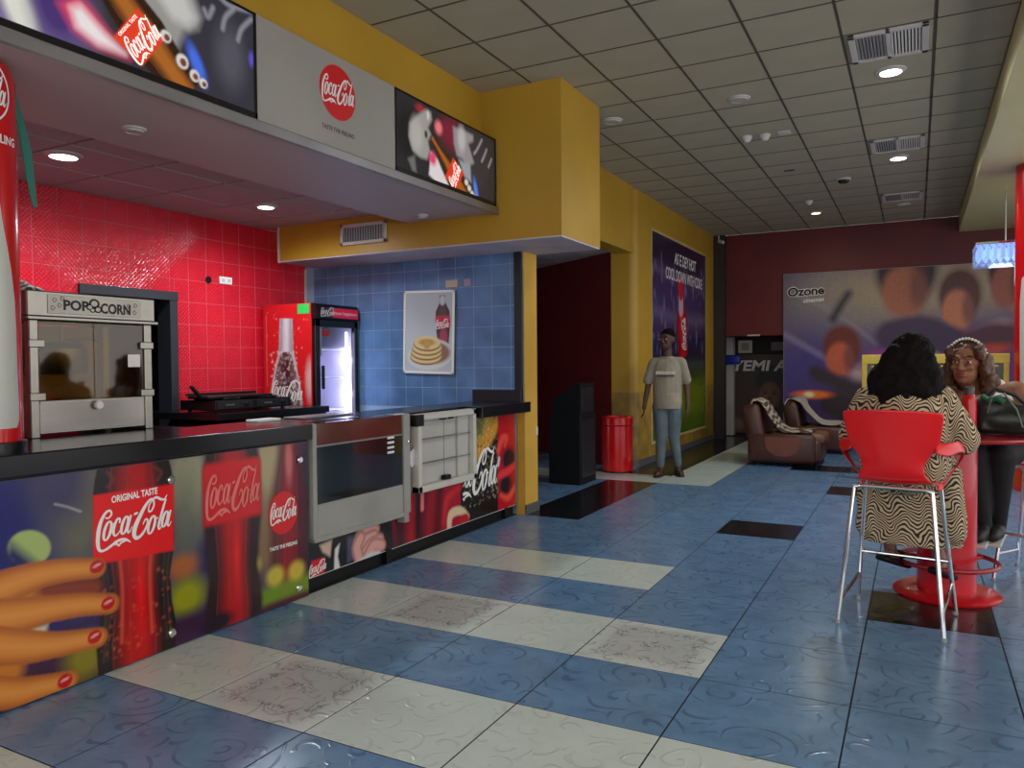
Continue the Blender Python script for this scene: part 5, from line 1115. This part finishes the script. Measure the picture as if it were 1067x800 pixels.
def lpart(name, mb, m, parent, smooth=True):
    me = mb.mesh(name) if isinstance(mb, MB) else mb; setm(me, m)
    if smooth: shade(me)
    return link(name, me, parent)
def bar_stool(label, loc, rz):
    t = thing('bar_stool', label, 'bar stool', loc, rz, 'red shell bar stools')
    V = []; Fq = []; nu = 16
    prof = [(0.20,0.735,0.17),(0.17,0.752,0.19),(0.08,0.752,0.205),(-0.02,0.748,0.205),(-0.10,0.75,0.195),(-0.155,0.765,0.175),(-0.19,0.80,0.150),(-0.205,0.85,0.145),(-0.213,0.90,0.165),(-0.217,0.94,0.200),(-0.225,0.99,0.222),(-0.238,1.07,0.232),(-0.25,1.135,0.242),(-0.256,1.15,0.236)]
    for i, (y, z, w_) in enumerate(prof):
        b = min(1, max(0, (z-0.76)/0.15))
        for j in range(nu+1):
            u = -1+2*j/nu; V.append((u*w_, y+0.055*b*u*u, z+0.012*(1-b)*u*u - (0.012*u*u*b if i > 10 else 0)))
        if i:
            for j in range(nu): a = (i-1)*(nu+1)+j; Fq.append((a,a+1,a+nu+2,a+nu+1))
    # arms: ribbons from the back's side, out and forward, down to the seat's edge
    for sg in (-1,1):
        base = len(V)
        path = [(0.195,-0.170,0.965,0.050),(0.245,-0.12,0.945,0.036),(0.285,-0.03,0.955,0.030),(0.30,0.05,0.935,0.028),(0.285,0.09,0.88,0.03),(0.25,0.10,0.815,0.036),(0.205,0.09,0.762,0.05),(0.17,0.08,0.752,0.06)]
        pp, rr = smooth_path([p[:3] for p in path], [p[3] for p in path], 4)
        for i, p in enumerate(pp):
            t_ = Vector(pp[min(i+1,len(pp)-1)])-Vector(pp[max(i-1,0)]); t_.normalize(); out = Vector((1,0,0.25)); wd = t_.cross(out).normalized()
            for q_ in (-1,0,1): v = Vector(p)+wd*rr[i]*q_; V.append((sg*v.x, v.y, v.z))
            if i:
                for j in range(2): a = base+(i-1)*3+j; Fq.append((a,a+1,a+4,a+3))
    sh = lpart('shell', raw_mesh('shell', V, Fq), mat('red_plastic',(226,22,26),0.3,noise=(3,0.03)), t)
    sd_ = sh.modifiers.new('thickness','SOLIDIFY'); sd_.thickness = 0.009; sd_.offset = 0; ss = sh.modifiers.new('round','SUBSURF'); ss.levels = 1; ss.render_levels = 1
    L_ = {}
    for nm, sx, sy in (('a',-1,-1),('b',1,-1),('c',-1,1),('d',1,1)):
        top = Vector((sx*0.185, sy*0.15-0.02, 0.735)); ft = Vector((sx*0.25, sy*0.25, 0.0)); L_[nm] = (top, ft)
        lpart('leg', MB().tube([top+Vector((-sx*0.03,0,0.0)), top+Vector((0,0,-0.008)), top+(ft-top)*0.05, ft+Vector((0,0,0.012))],0.0115), CHROME, t); lpart('foot_cap', MB().lathe([(0.013,0),(0.013,0.02)],tuple(ft),12), GREY, t)
    at_ = lambda k, z: L_[k][0]+(L_[k][1]-L_[k][0])*((0.735-z)/0.735)
    lpart('seat_rail', MB().tube([(-0.19,-0.17,0.735),(0.19,-0.17,0.735)],0.011), CHROME, t); lpart('seat_rail', MB().tube([(-0.19,0.13,0.735),(0.19,0.13,0.735)],0.011), CHROME, t)
    lpart('footrest', MB().tube([at_('c',0.30),at_('d',0.30)],0.010), CHROME, t)
    for a, b in (('a','c'),('b','d')): lpart('side_bar', MB().tube([at_(a,0.12),at_(b,0.17)],0.009), CHROME, t)
    return t
bar_stool('red bar stool with chrome legs carrying the woman in the zebra dress', (-0.085,4.62,0), math.radians(-8))
bar_stool('red bar stool under the woman in the white top, mostly out of view', (0.76,5.84,0), math.radians(160))

# flask and bag on the table
fl = thing('drink_flask', 'slim red metal flask with grey cap on the bar table', 'flask', (0.27,5.13,0.972))
part('body', MB().lathe([(0.036,0.973),(0.039,0.98),(0.039,1.17),(0.034,1.19),(0.026,1.205)],(0.27,5.13,0),24), REDG, fl); part('cap', MB().lathe([(0.027,1.203),(0.027,1.245),(0.022,1.25)],(0.27,5.13,0),20), mat('flask_cap',(70,68,66),0.4), fl)
bgm = mat('dark_leather_bag', (30,36,34), 0.35, noise=(8,0.3), bump=(25,0.3))
bg = thing('handbag', 'slouchy dark handbag with thin straps on the bar table', 'handbag', (0.47,5.22,0.972))
b_ = MB(); b_.ell((0.47,5.22,1.06),(0.20,0.09,0.09)); b_.ell((0.40,5.22,1.12),(0.12,0.07,0.08)); b_.ell((0.56,5.23,1.03),(0.12,0.08,0.06)); b_.box((0.31,5.15,0.975),(0.63,5.29,1.06),0.02)
o = part('bag_body', b_, bgm, bg); rm = o.modifiers.new('m','REMESH'); rm.mode = 'VOXEL'; rm.voxel_size = 0.01; rm.use_smooth_shade = True; o.modifiers.new('s','SMOOTH').iterations = 8
part('strap', MB().tube([(0.36,5.14,1.10),(0.38,5.12,1.19),(0.44,5.12,1.21),(0.50,5.13,1.12),(0.53,5.14,1.02)],0.006), mat('strap_grey',(96,104,100),0.4), bg); part('strap', MB().tube([(0.34,5.20,1.18),(0.40,5.2,1.235),(0.50,5.2,1.20),(0.60,5.22,1.10),(0.64,5.22,1.02)],0.012), bgm, bg)
part('scarf', MB().tube([(0.34,5.2,1.19),(0.37,5.17,1.17),(0.41,5.15,1.185),(0.44,5.14,1.16)],0.018), mat('green_scarf',(40,110,70),0.7), bg)

# ------------------------------------------------------------------ people
def flesh(name, mb, m, parent, vox=0.008, it=5, disp=None):
    o = lpart(name, mb, m, parent); rm = o.modifiers.new('m','REMESH'); rm.mode = 'VOXEL'; rm.voxel_size = vox; rm.use_smooth_shade = True
    s_ = o.modifiers.new('s','SMOOTH'); s_.iterations = it; s_.factor = 0.5
    if disp:
        tx_ = bpy.data.textures.new(name+'_noise','CLOUDS'); tx_.noise_scale = disp[0]; tx_.noise_depth = 2
        d = o.modifiers.new('d','DISPLACE'); d.texture = tx_; d.strength = disp[1]; d.mid_level = 0.5; d.texture_coords = 'LOCAL'
    return o
def hand(mb, w_, d, side, thumb, s=1.0):
    """palm and five curled fingers: w_ wrist, d finger direction, side across the palm, thumb side sign"""
    w_, d, side = Vector(w_), Vector(d).normalized(), Vector(side).normalized(); nrm = d.cross(side).normalized()
    pal = w_+d*0.045*s; mb.cap(w_, 0.024*s, w_+d*0.03*s, 0.026*s)
    for k, Lf in zip((-1.5,-0.5,0.5,1.5),(0.062,0.075,0.07,0.052)):
        b = w_+d*0.08*s+side*k*0.018*s; mb.cap(w_+d*0.02*s+side*k*0.012*s, 0.013*s, b, 0.011*s)
        m1 = b+d*Lf*0.5*s+nrm*0.008*s; mb.cap(b, 0.0095*s, m1, 0.009*s); mb.cap(m1, 0.009*s, m1+d*Lf*0.4*s+nrm*0.02*s, 0.0075*s)
    b = w_+d*0.03*s+side*thumb*0.022*s; m1 = b+d*0.03*s+side*thumb*0.02*s+nrm*0.006*s; mb.cap(b, 0.013*s, m1, 0.0105*s); mb.cap(m1, 0.0105*s, m1+d*0.03*s+side*thumb*0.002*s, 0.0085*s)
def head(mb, c, yaw, s=1.0, pitch=0.0):
    R_ = Matrix.Rotation(yaw,3,'Z') @ Matrix.Rotation(pitch,3,'X'); c = Vector(c); P = lambda x, y, z: c+R_@Vector((x*s,y*s,z*s))
    mb.ell(P(0,0.012,0.03),(0.076*s,0.094*s,0.096*s),R_); mb.ell(P(0,-0.02,-0.045),(0.060*s,0.070*s,0.070*s),R_); mb.ell(P(0,-0.055,-0.088),(0.028*s,0.026*s,0.022*s),R_)
    mb.cap(P(0,-0.088,0.012),0.010*s,P(0,-0.108,-0.028),0.014*s); 
    for x in (-1,1):
        mb.ell(P(x*0.014,-0.098,-0.031),(0.010*s,0.011*s,0.008*s),R_); mb.ell(P(x*0.075,0.012,-0.005),(0.011*s,0.022*s,0.03*s),R_); mb.ell(P(x*0.036,-0.074,-0.02),(0.024*s,0.018*s,0.02*s),R_); mb.cap(P(x*0.018,-0.086,0.032),0.009*s,P(x*0.048,-0.074,0.034),0.008*s)
    mb.ell(P(0,-0.088,-0.062),(0.025*s,0.013*s,0.013*s),R_)
    return R_, P
def face_parts(P, R_, s, body, lipcol, parent):
    for x in (-1,1):
        mb = MB().ell(P(x*0.033,-0.076,0.008),(0.0135*s,0.010*s,0.0075*s),R_,12,8); lpart('eye', mb, mat('eye_white',(206,196,186),0.3), parent)
        lpart('pupil', MB().ell(P(x*0.033,-0.0845,0.008),(0.0062*s,0.003*s,0.0062*s),R_,10,6), BLKM, parent)
        lpart('eyebrow', MB().tube([P(x*0.015,-0.0945,0.033),P(x*0.034,-0.091,0.041),P(x*0.054,-0.079,0.035)],0.0038*s,6), BLKM, parent)
    mo = MB().ell(P(0,-0.0985,-0.0565),(0.023*s,0.006*s,0.0055*s),R_,14,8); mo.ell(P(0,-0.0975,-0.068),(0.020*s,0.007*s,0.0065*s),R_,14,8); lpart('lips', mo, lipcol, parent)

# man walking past the poster
SK1 = mat('dark_skin', (84,52,40), 0.6, noise=(6,0.1))
mn = thing('person', 'man in grey printed T-shirt, slim jeans and sandals walking past the poster', 'person', (-2.72,9.24,0), math.radians(12))
b = MB(); R_, P = head(b, (0.0,-0.02,1.68), math.radians(-28), 1.06)
b.cap((0,0.01,1.46),0.056,(0,0,1.60),0.052); b.cap((0,0,1.0),0.10,(0,0.0,1.34),0.10); b.cap((-0.15,0.0,1.41),0.042,(0.15,0,1.41),0.042)
b.cap((-0.175,0,1.39),0.044,(-0.235,0.01,1.13),0.040); b.cap((-0.235,0.01,1.13),0.038,(-0.275,-0.05,0.89),0.027); hand(b,(-0.277,-0.055,0.87),(-0.06,-0.05,-1),(0.15,-1,0.0),1)
b.cap((0.175,0,1.39),0.044,(0.232,0.03,1.13),0.040); b.cap((0.232,0.03,1.13),0.038,(0.245,-0.04,0.88),0.027); hand(b,(0.245,-0.045,0.86),(-0.02,-0.04,-1),(-0.15,-1,0.0),1)
b.cap((-0.08,0,0.92),0.09,(-0.075,-0.03,0.5),0.06); b.cap((-0.075,-0.03,0.5),0.055,(-0.085,-0.04,0.09),0.036); b.cap((0.08,0,0.92),0.09,(0.075,0.0,0.5),0.06); b.cap((0.075,0.0,0.5),0.055,(0.12,0.08,0.09),0.036); b.cap((-0.08,0,0.92),0.1,(0.08,0,0.92),0.1)
for fx_, fy_, ang in ((-0.085,-0.04,0.25),(0.125,0.08,-0.3)):
    d = Vector((-math.sin(ang),-math.cos(ang),0)); f0 = Vector((fx_,fy_,0.045)); b.cap(f0-d*0.04,0.034,f0+d*0.10+Vector((0,0,-0.008)),0.030); b.cap(f0+d*0.08,0.032,f0+d*0.15+Vector((0,0,-0.012)),0.02)
flesh('body', b, SK1, mn, 0.007, 3)
face_parts(P, R_, 1.06, None, mat('lips_brown',(96,50,46),0.4), mn)
h = MB(); h.ell(P(0,0.022,0.062),(0.081*1.06,0.094*1.06,0.075*1.06),R_); flesh('hair', h, mat('black_hair',(18,14,13),0.9,bump=(120,0.5),spec=0.1), mn, 0.006, 3)
TEE = mat('grey_tee', (150,138,118), 0.85, noise=(6,0.1), bump=(9,0.6))
s_ = MB(); s_.cap((0,0,1.0),0.155,(0,0,1.30),0.155); s_.cap((-0.04,0,0.97),0.14,(-0.05,0,1.34),0.125); s_.cap((0.04,0,0.97),0.14,(0.05,0,1.34),0.125); s_.cap((-0.155,0.0,1.415),0.058,(0.155,0,1.415),0.058); s_.cap((-0.17,0,1.40),0.064,(-0.232,0.0,1.19),0.064); s_.cap((0.17,0,1.40),0.064,(0.228,0.01,1.19),0.064); s_.ell((0,0.012,1.455),(0.095,0.085,0.035)); s_.lathe([(0.178,0.835),(0.182,0.92),(0.17,1.02)],(0,0,0),24)
sh = flesh('shirt', s_, TEE, mn, 0.009, 4, (0.12,0.015))
sh.scale = (1,0.86,1)
FS = lambda a, b_, d=0: (a,-0.150,b_)
for bx_ in ((-0.115,1.232,0.09,1.246),): lpart('shirt_print', raw_mesh('shirt_print', [FS(bx_[0],bx_[1]),FS(bx_[2],bx_[1]),FS(bx_[2],bx_[3]),FS(bx_[0],bx_[3])], [(0,1,2,3)]), INKK, mn, False)
for i_ in range(9): x_ = -0.125+0.0265*i_; lpart('shirt_print', raw_mesh('shirt_print', [FS(x_,1.262),FS(x_+0.02,1.262),FS(x_+0.022,1.30),FS(x_+0.003,1.298)], [(0,1,2,3)]), mat('shirt_ink',(214,206,190),0.7), mn, False)
JEAN = mat('washed_denim', (92,104,110), 0.8, noise=(7,0.2), bump=(14,0.5))
j = MB(); j.cap((-0.08,0,0.88),0.105,(0.08,0,0.88),0.105)
for sx, kn, an in ((-1,(-0.075,-0.03,0.5),(-0.085,-0.035,0.145)),(1,(0.075,0.0,0.5),(0.12,0.075,0.145))): j.cap((sx*0.085,0,0.86),0.105,kn,0.075); j.cap(kn,0.073,an,0.05)
flesh('trousers', j, JEAN, mn, 0.009, 4)
for fx_, fy_, ang in ((-0.085,-0.04,0.25),(0.125,0.08,-0.3)):
    d = Vector((-math.sin(ang),-math.cos(ang),0)); n_ = Vector((d.y,-d.x,0)); f0 = Vector((fx_,fy_,0)); pts = []
    for a, w_ in ((-0.085,0.022),(-0.07,0.036),(0.0,0.04),(0.08,0.048),(0.14,0.044),(0.175,0.022)): pts.append((a,w_))
    loop = [f0+d*a+n_*w_ for a, w_ in pts]+[f0+d*a-n_*w_ for a, w_ in reversed(pts)]
    so = lpart('sandal', MB().prism([(p.x,p.y) for p in loop],0.0,0.018,'z'), mat('brown_sandal',(52,38,32),0.6), mn)
    lpart('strap', MB().tube([f0+d*0.07+n_*0.048+Vector((0,0,0.015)),f0+d*0.08+n_*0.03+Vector((0,0,0.068)),f0+d*0.08-n_*0.03+Vector((0,0,0.068)),f0+d*0.07-n_*0.048+Vector((0,0,0.015))],0.010,8), mat('black_strap',(28,24,22),0.5), so)
    lpart('strap', MB().tube([f0-d*0.02+n_*0.042+Vector((0,0,0.015)),f0-d*0.0+n_*0.03+Vector((0,0,0.085)),f0-d*0.0-n_*0.03+Vector((0,0,0.085)),f0-d*0.02-n_*0.042+Vector((0,0,0.015))],0.008,8), mat('black_strap'), so)

# woman in the zebra dress, seen from behind
SK2 = mat('brown_skin', (128,84,62), 0.45, noise=(6,0.1))
w1 = thing('person', 'woman in zebra print dress seated with her back turned on the red stool', 'person', (-0.06,4.66,0), math.radians(-6))
b = MB(); R1, P1 = head(b, (0.03,0.05,1.41), math.radians(180), 1.0, 0.15); b.cap((0.02,0.03,1.22),0.055,(0.03,0.05,1.34),0.05); b.cap((0,0.02,0.86),0.14,(0,0.02,1.15),0.13); b.cap((-0.15,0.02,1.2),0.05,(0.17,0.02,1.2),0.05)
for sg in (-1,1):
    b.cap((sg*0.18,0.03,1.2),0.05,(sg*0.26,0.10,0.98),0.042); b.cap((sg*0.26,0.10,0.98),0.04,(sg*0.16,0.29,1.0),0.028); hand(b,(sg*0.155,0.30,1.005),(-sg*0.3,1,0.0),(1,sg*0.3,0),-sg,0.95)
    b.cap((sg*0.09,0.06,0.84),0.09,(sg*0.12,0.38,0.80),0.07); b.cap((sg*0.12,0.38,0.80),0.06,(sg*0.12,0.40,0.32),0.036)
flt = []
for sg, fx_, fz in ((-1,-0.115,0.275),(1,0.15,0.235)):
    b.cap((sg*0.12,0.40,0.34),0.038,(fx_,0.40,fz),0.036); b.cap((fx_,0.38,fz-0.02),0.034,(fx_+0.03,0.50,fz-0.05),0.03)
flesh('body', b, SK2, w1, 0.008, 3)
for fx_, fz in ((-0.115,0.275),(0.15,0.235)):
    d = Vector((0.35,0.85,-0.32)).normalized() if fx_ > 0 else Vector((0.45,0.8,-0.30)).normalized(); sd2 = Vector((d.y,-d.x,0)).normalized(); up = sd2.cross(d); R3 = Matrix((sd2,d,up)).transposed()
    sl = lpart('sandal', MB().obox(Vector((fx_+0.015,0.43,fz-0.075)),(0.085,0.25,0.04),R3,0.018,3), BLKM, w1); lpart('strap', MB().obox(Vector((fx_+0.02,0.47,fz-0.035)),(0.088,0.07,0.05),R3,0.015,2), BLKM, sl)
ZEB = zebra_mat('zebra_print', (22,18,17), (200,176,138), 0.022, 0.03, 0.14)
d_ = MB(); d_.cap((0,0.0,0.84),0.18,(0,0.01,1.14),0.165); d_.cap((-0.08,0,0.86),0.15,(-0.08,0.01,1.16),0.13); d_.cap((0.08,0,0.86),0.15,(0.08,0.01,1.16),0.13); d_.cap((-0.16,0.02,1.205),0.07,(0.17,0.02,1.205),0.07); d_.ell((0,0.04,0.84),(0.235,0.21,0.09))
for sg in (-1,1):
    d_.cap((sg*0.18,0.02,1.19),0.075,(sg*0.27,0.09,0.98),0.085); d_.cap((sg*0.27,0.09,0.98),0.085,(sg*0.20,0.22,0.99),0.06)
    d_.cap((sg*0.10,0.06,0.845),0.10,(sg*0.14,0.36,0.81),0.095); d_.cap((sg*0.14,0.36,0.80),0.10,(sg*0.17,0.36,0.44),0.11); d_.cap((sg*0.06,0.37,0.80),0.10,(sg*0.06,0.37,0.44),0.11)
    d_.cap((sg*0.2,0.28,0.78),0.06,(sg*0.22,0.27,0.44),0.07)
n0 = len(d_.bm.verts); d_.lathe([(0.27,0.345),(0.262,0.42),(0.25,0.6),(0.22,0.76)],(0.0,0.0,0),28); d_.bm.verts.ensure_lookup_table()
for v in d_.bm.verts[n0:]: v.co.y = v.co.y*0.42+0.31          # the skirt hangs over the knees, an oval tube
dr1 = flesh('dress', d_, ZEB, w1, 0.010, 5, (0.15,0.025))
HAIRM = mat('curly_black_hair', (16,11,10), 0.8, noise=(30,0.35), bump=(45,1.0), spec=0.15)
h = MB(); h.ell((0.03,0.035,1.435),(0.115,0.12,0.125)); h.ell((0.02,-0.03,1.36),(0.15,0.10,0.15)); h.ell((0.0,-0.06,1.26),(0.165,0.085,0.12)); h.ell((0.10,-0.03,1.28),(0.09,0.08,0.13)); h.ell((-0.09,-0.03,1.27),(0.09,0.08,0.13)); h.ell((0.14,0.0,1.24),(0.06,0.06,0.09)); h.ell((-0.02,-0.09,1.2),(0.1,0.05,0.07))
flesh('hair', h, HAIRM, w1, 0.008, 3, (0.05,0.03))

# woman facing the camera across the table
SK3 = mat('warm_brown_skin', (142,92,66), 0.6, noise=(6,0.08))
w2 = thing('person', 'woman in white sleeveless top and pearl headband seated behind the handbag', 'person', (0.50,5.86,0), 0.0)
hx, hy, hz = -0.215, -0.16, 1.375
b = MB(); R2, P2 = head(b, (hx,hy,hz), math.radians(-20), 1.16, -0.06)
b.cap((-0.13,-0.06,1.18),0.06,(hx,hy+0.02,1.28),0.055); b.cap((0,0.02,0.84),0.15,(-0.10,-0.05,1.08),0.14); b.cap((-0.25,-0.06,1.17),0.055,(0.06,-0.05,1.195),0.07)
b.cap((0.06,-0.05,1.19),0.078,(0.15,-0.12,1.0),0.06); b.cap((0.15,-0.12,1.0),0.05,(0.0,-0.34,1.02),0.03); hand(b,(-0.005,-0.355,1.02),(-0.9,-0.5,0.0),(0.5,-0.9,0),-1,0.95)
b.cap((-0.26,-0.06,1.16),0.058,(-0.32,-0.2,1.0),0.048); b.cap((-0.32,-0.2,1.0),0.042,(-0.20,-0.42,1.015),0.028); hand(b,(-0.195,-0.43,1.015),(0.3,-1,0),(1,0.3,0),1,0.95)
flesh('body', b, SK3, w2, 0.008, 2)
face_parts(P2, R2, 1.16, None, mat('lips_rose',(150,70,66),0.35), w2)
tp = MB(); tp.cap((0.0,0.02,0.86),0.175,(-0.09,-0.04,1.06),0.165); tp.cap((-0.20,-0.06,1.09),0.09,(0.0,-0.05,1.12),0.095); tp.cap((0.0,-0.06,1.17),0.07,(-0.03,-0.05,1.245),0.035); tp.cap((-0.23,-0.07,1.14),0.06,(-0.215,-0.06,1.21),0.03)
flesh('top', tp, mat('white_cotton',(222,214,206),0.8,bump=(10,0.5)), w2, 0.009, 3)
lg = MB(); lg.ell((0.0,0.05,0.84),(0.21,0.19,0.10))
for sx, kx, kz, fx_, fy_, fz in ((-1,-0.17,0.80,-0.115,-0.20,0.36),(1,-0.03,0.81,-0.03,-0.12,0.36)): lg.cap((sx*0.1,0.04,0.84),0.105,(kx,-0.28,kz),0.082); lg.cap((kx,-0.28,kz),0.08,(fx_,fy_,fz),0.045)
flesh('leggings', lg, mat('black_cotton',(20,19,21),0.8), w2, 0.009, 4)
for fx_, fy_, fz in ((-0.115,-0.20,0.36),(-0.03,-0.12,0.36)):
    sn = MB(); sn.cap((fx_,fy_+0.03,fz-0.03),0.045,(fx_-0.02,fy_-0.07,fz-0.05),0.048); sn.cap((fx_-0.02,fy_-0.07,fz-0.05),0.046,(fx_-0.04,fy_-0.14,fz-0.06),0.036); sn.cap((fx_,fy_,fz+0.01),0.046,(fx_,fy_+0.02,fz-0.03),0.046)
    so = flesh('shoe', sn, mat('black_sneaker',(24,24,26),0.6), w2, 0.006, 3)
    lpart('sole', MB().obox((fx_-0.02,fy_-0.055,fz-0.100),(0.085,0.25,0.022),Matrix.Rotation(-0.18,3,'Z')@Matrix.Rotation(0.10,3,'X'),0.010,3), mat('sole_white',(196,192,186),0.6), so)
sk = MB(); sk.ell((0.10,-0.0,0.82),(0.16,0.2,0.11)); sk.ell((0.16,-0.06,0.76),(0.09,0.12,0.09)); flesh('wrap_skirt', sk, mat('cream_wrap',(214,206,186),0.85,bump=(12,0.6)), w2, 0.009, 4)
HB = mat('brown_hair', (84,50,32), 0.55, noise=(20,0.35), bump=(40,0.9))
h = MB(); h.ell(P2(0,0.03,0.05),(0.108,0.116,0.108),R2); 
for p, r in (((-0.088,0.02,-0.02),(0.032,0.055,0.085)),((0.092,0.02,-0.02),(0.036,0.06,0.085)),((-0.10,0.02,-0.10),(0.042,0.05,0.065)),((0.108,0.02,-0.09),(0.05,0.05,0.055)),((0.0,0.07,-0.07),(0.10,0.05,0.09)),((-0.075,-0.035,0.062),(0.028,0.04,0.045)),((0.075,-0.035,0.062),(0.028,0.04,0.045)),((-0.085,0.0,-0.145),(0.035,0.04,0.05)),((0.10,0.02,-0.14),(0.035,0.04,0.035))): h.ell(P2(*p),[x*1.16 for x in r],R2)
flesh('hair', h, HB, w2, 0.007, 3, (0.04,0.025))
hb = [P2(0.100*math.cos(a), 0.012-0.030*math.sin(a), 0.025+0.112*math.sin(a)) for a in [math.radians(8+i*164/18) for i in range(19)]]
hbo = lpart('headband', MB().tube(hb,0.012,8), BLKM, w2)
for p in hb[1:-1]: lpart('pearl', MB().ell(p+R2@Vector((0,-0.010,0.004)),(0.0095,0.0095,0.0095),None,8,6), mat('pearl',(226,220,206),0.25), hbo)
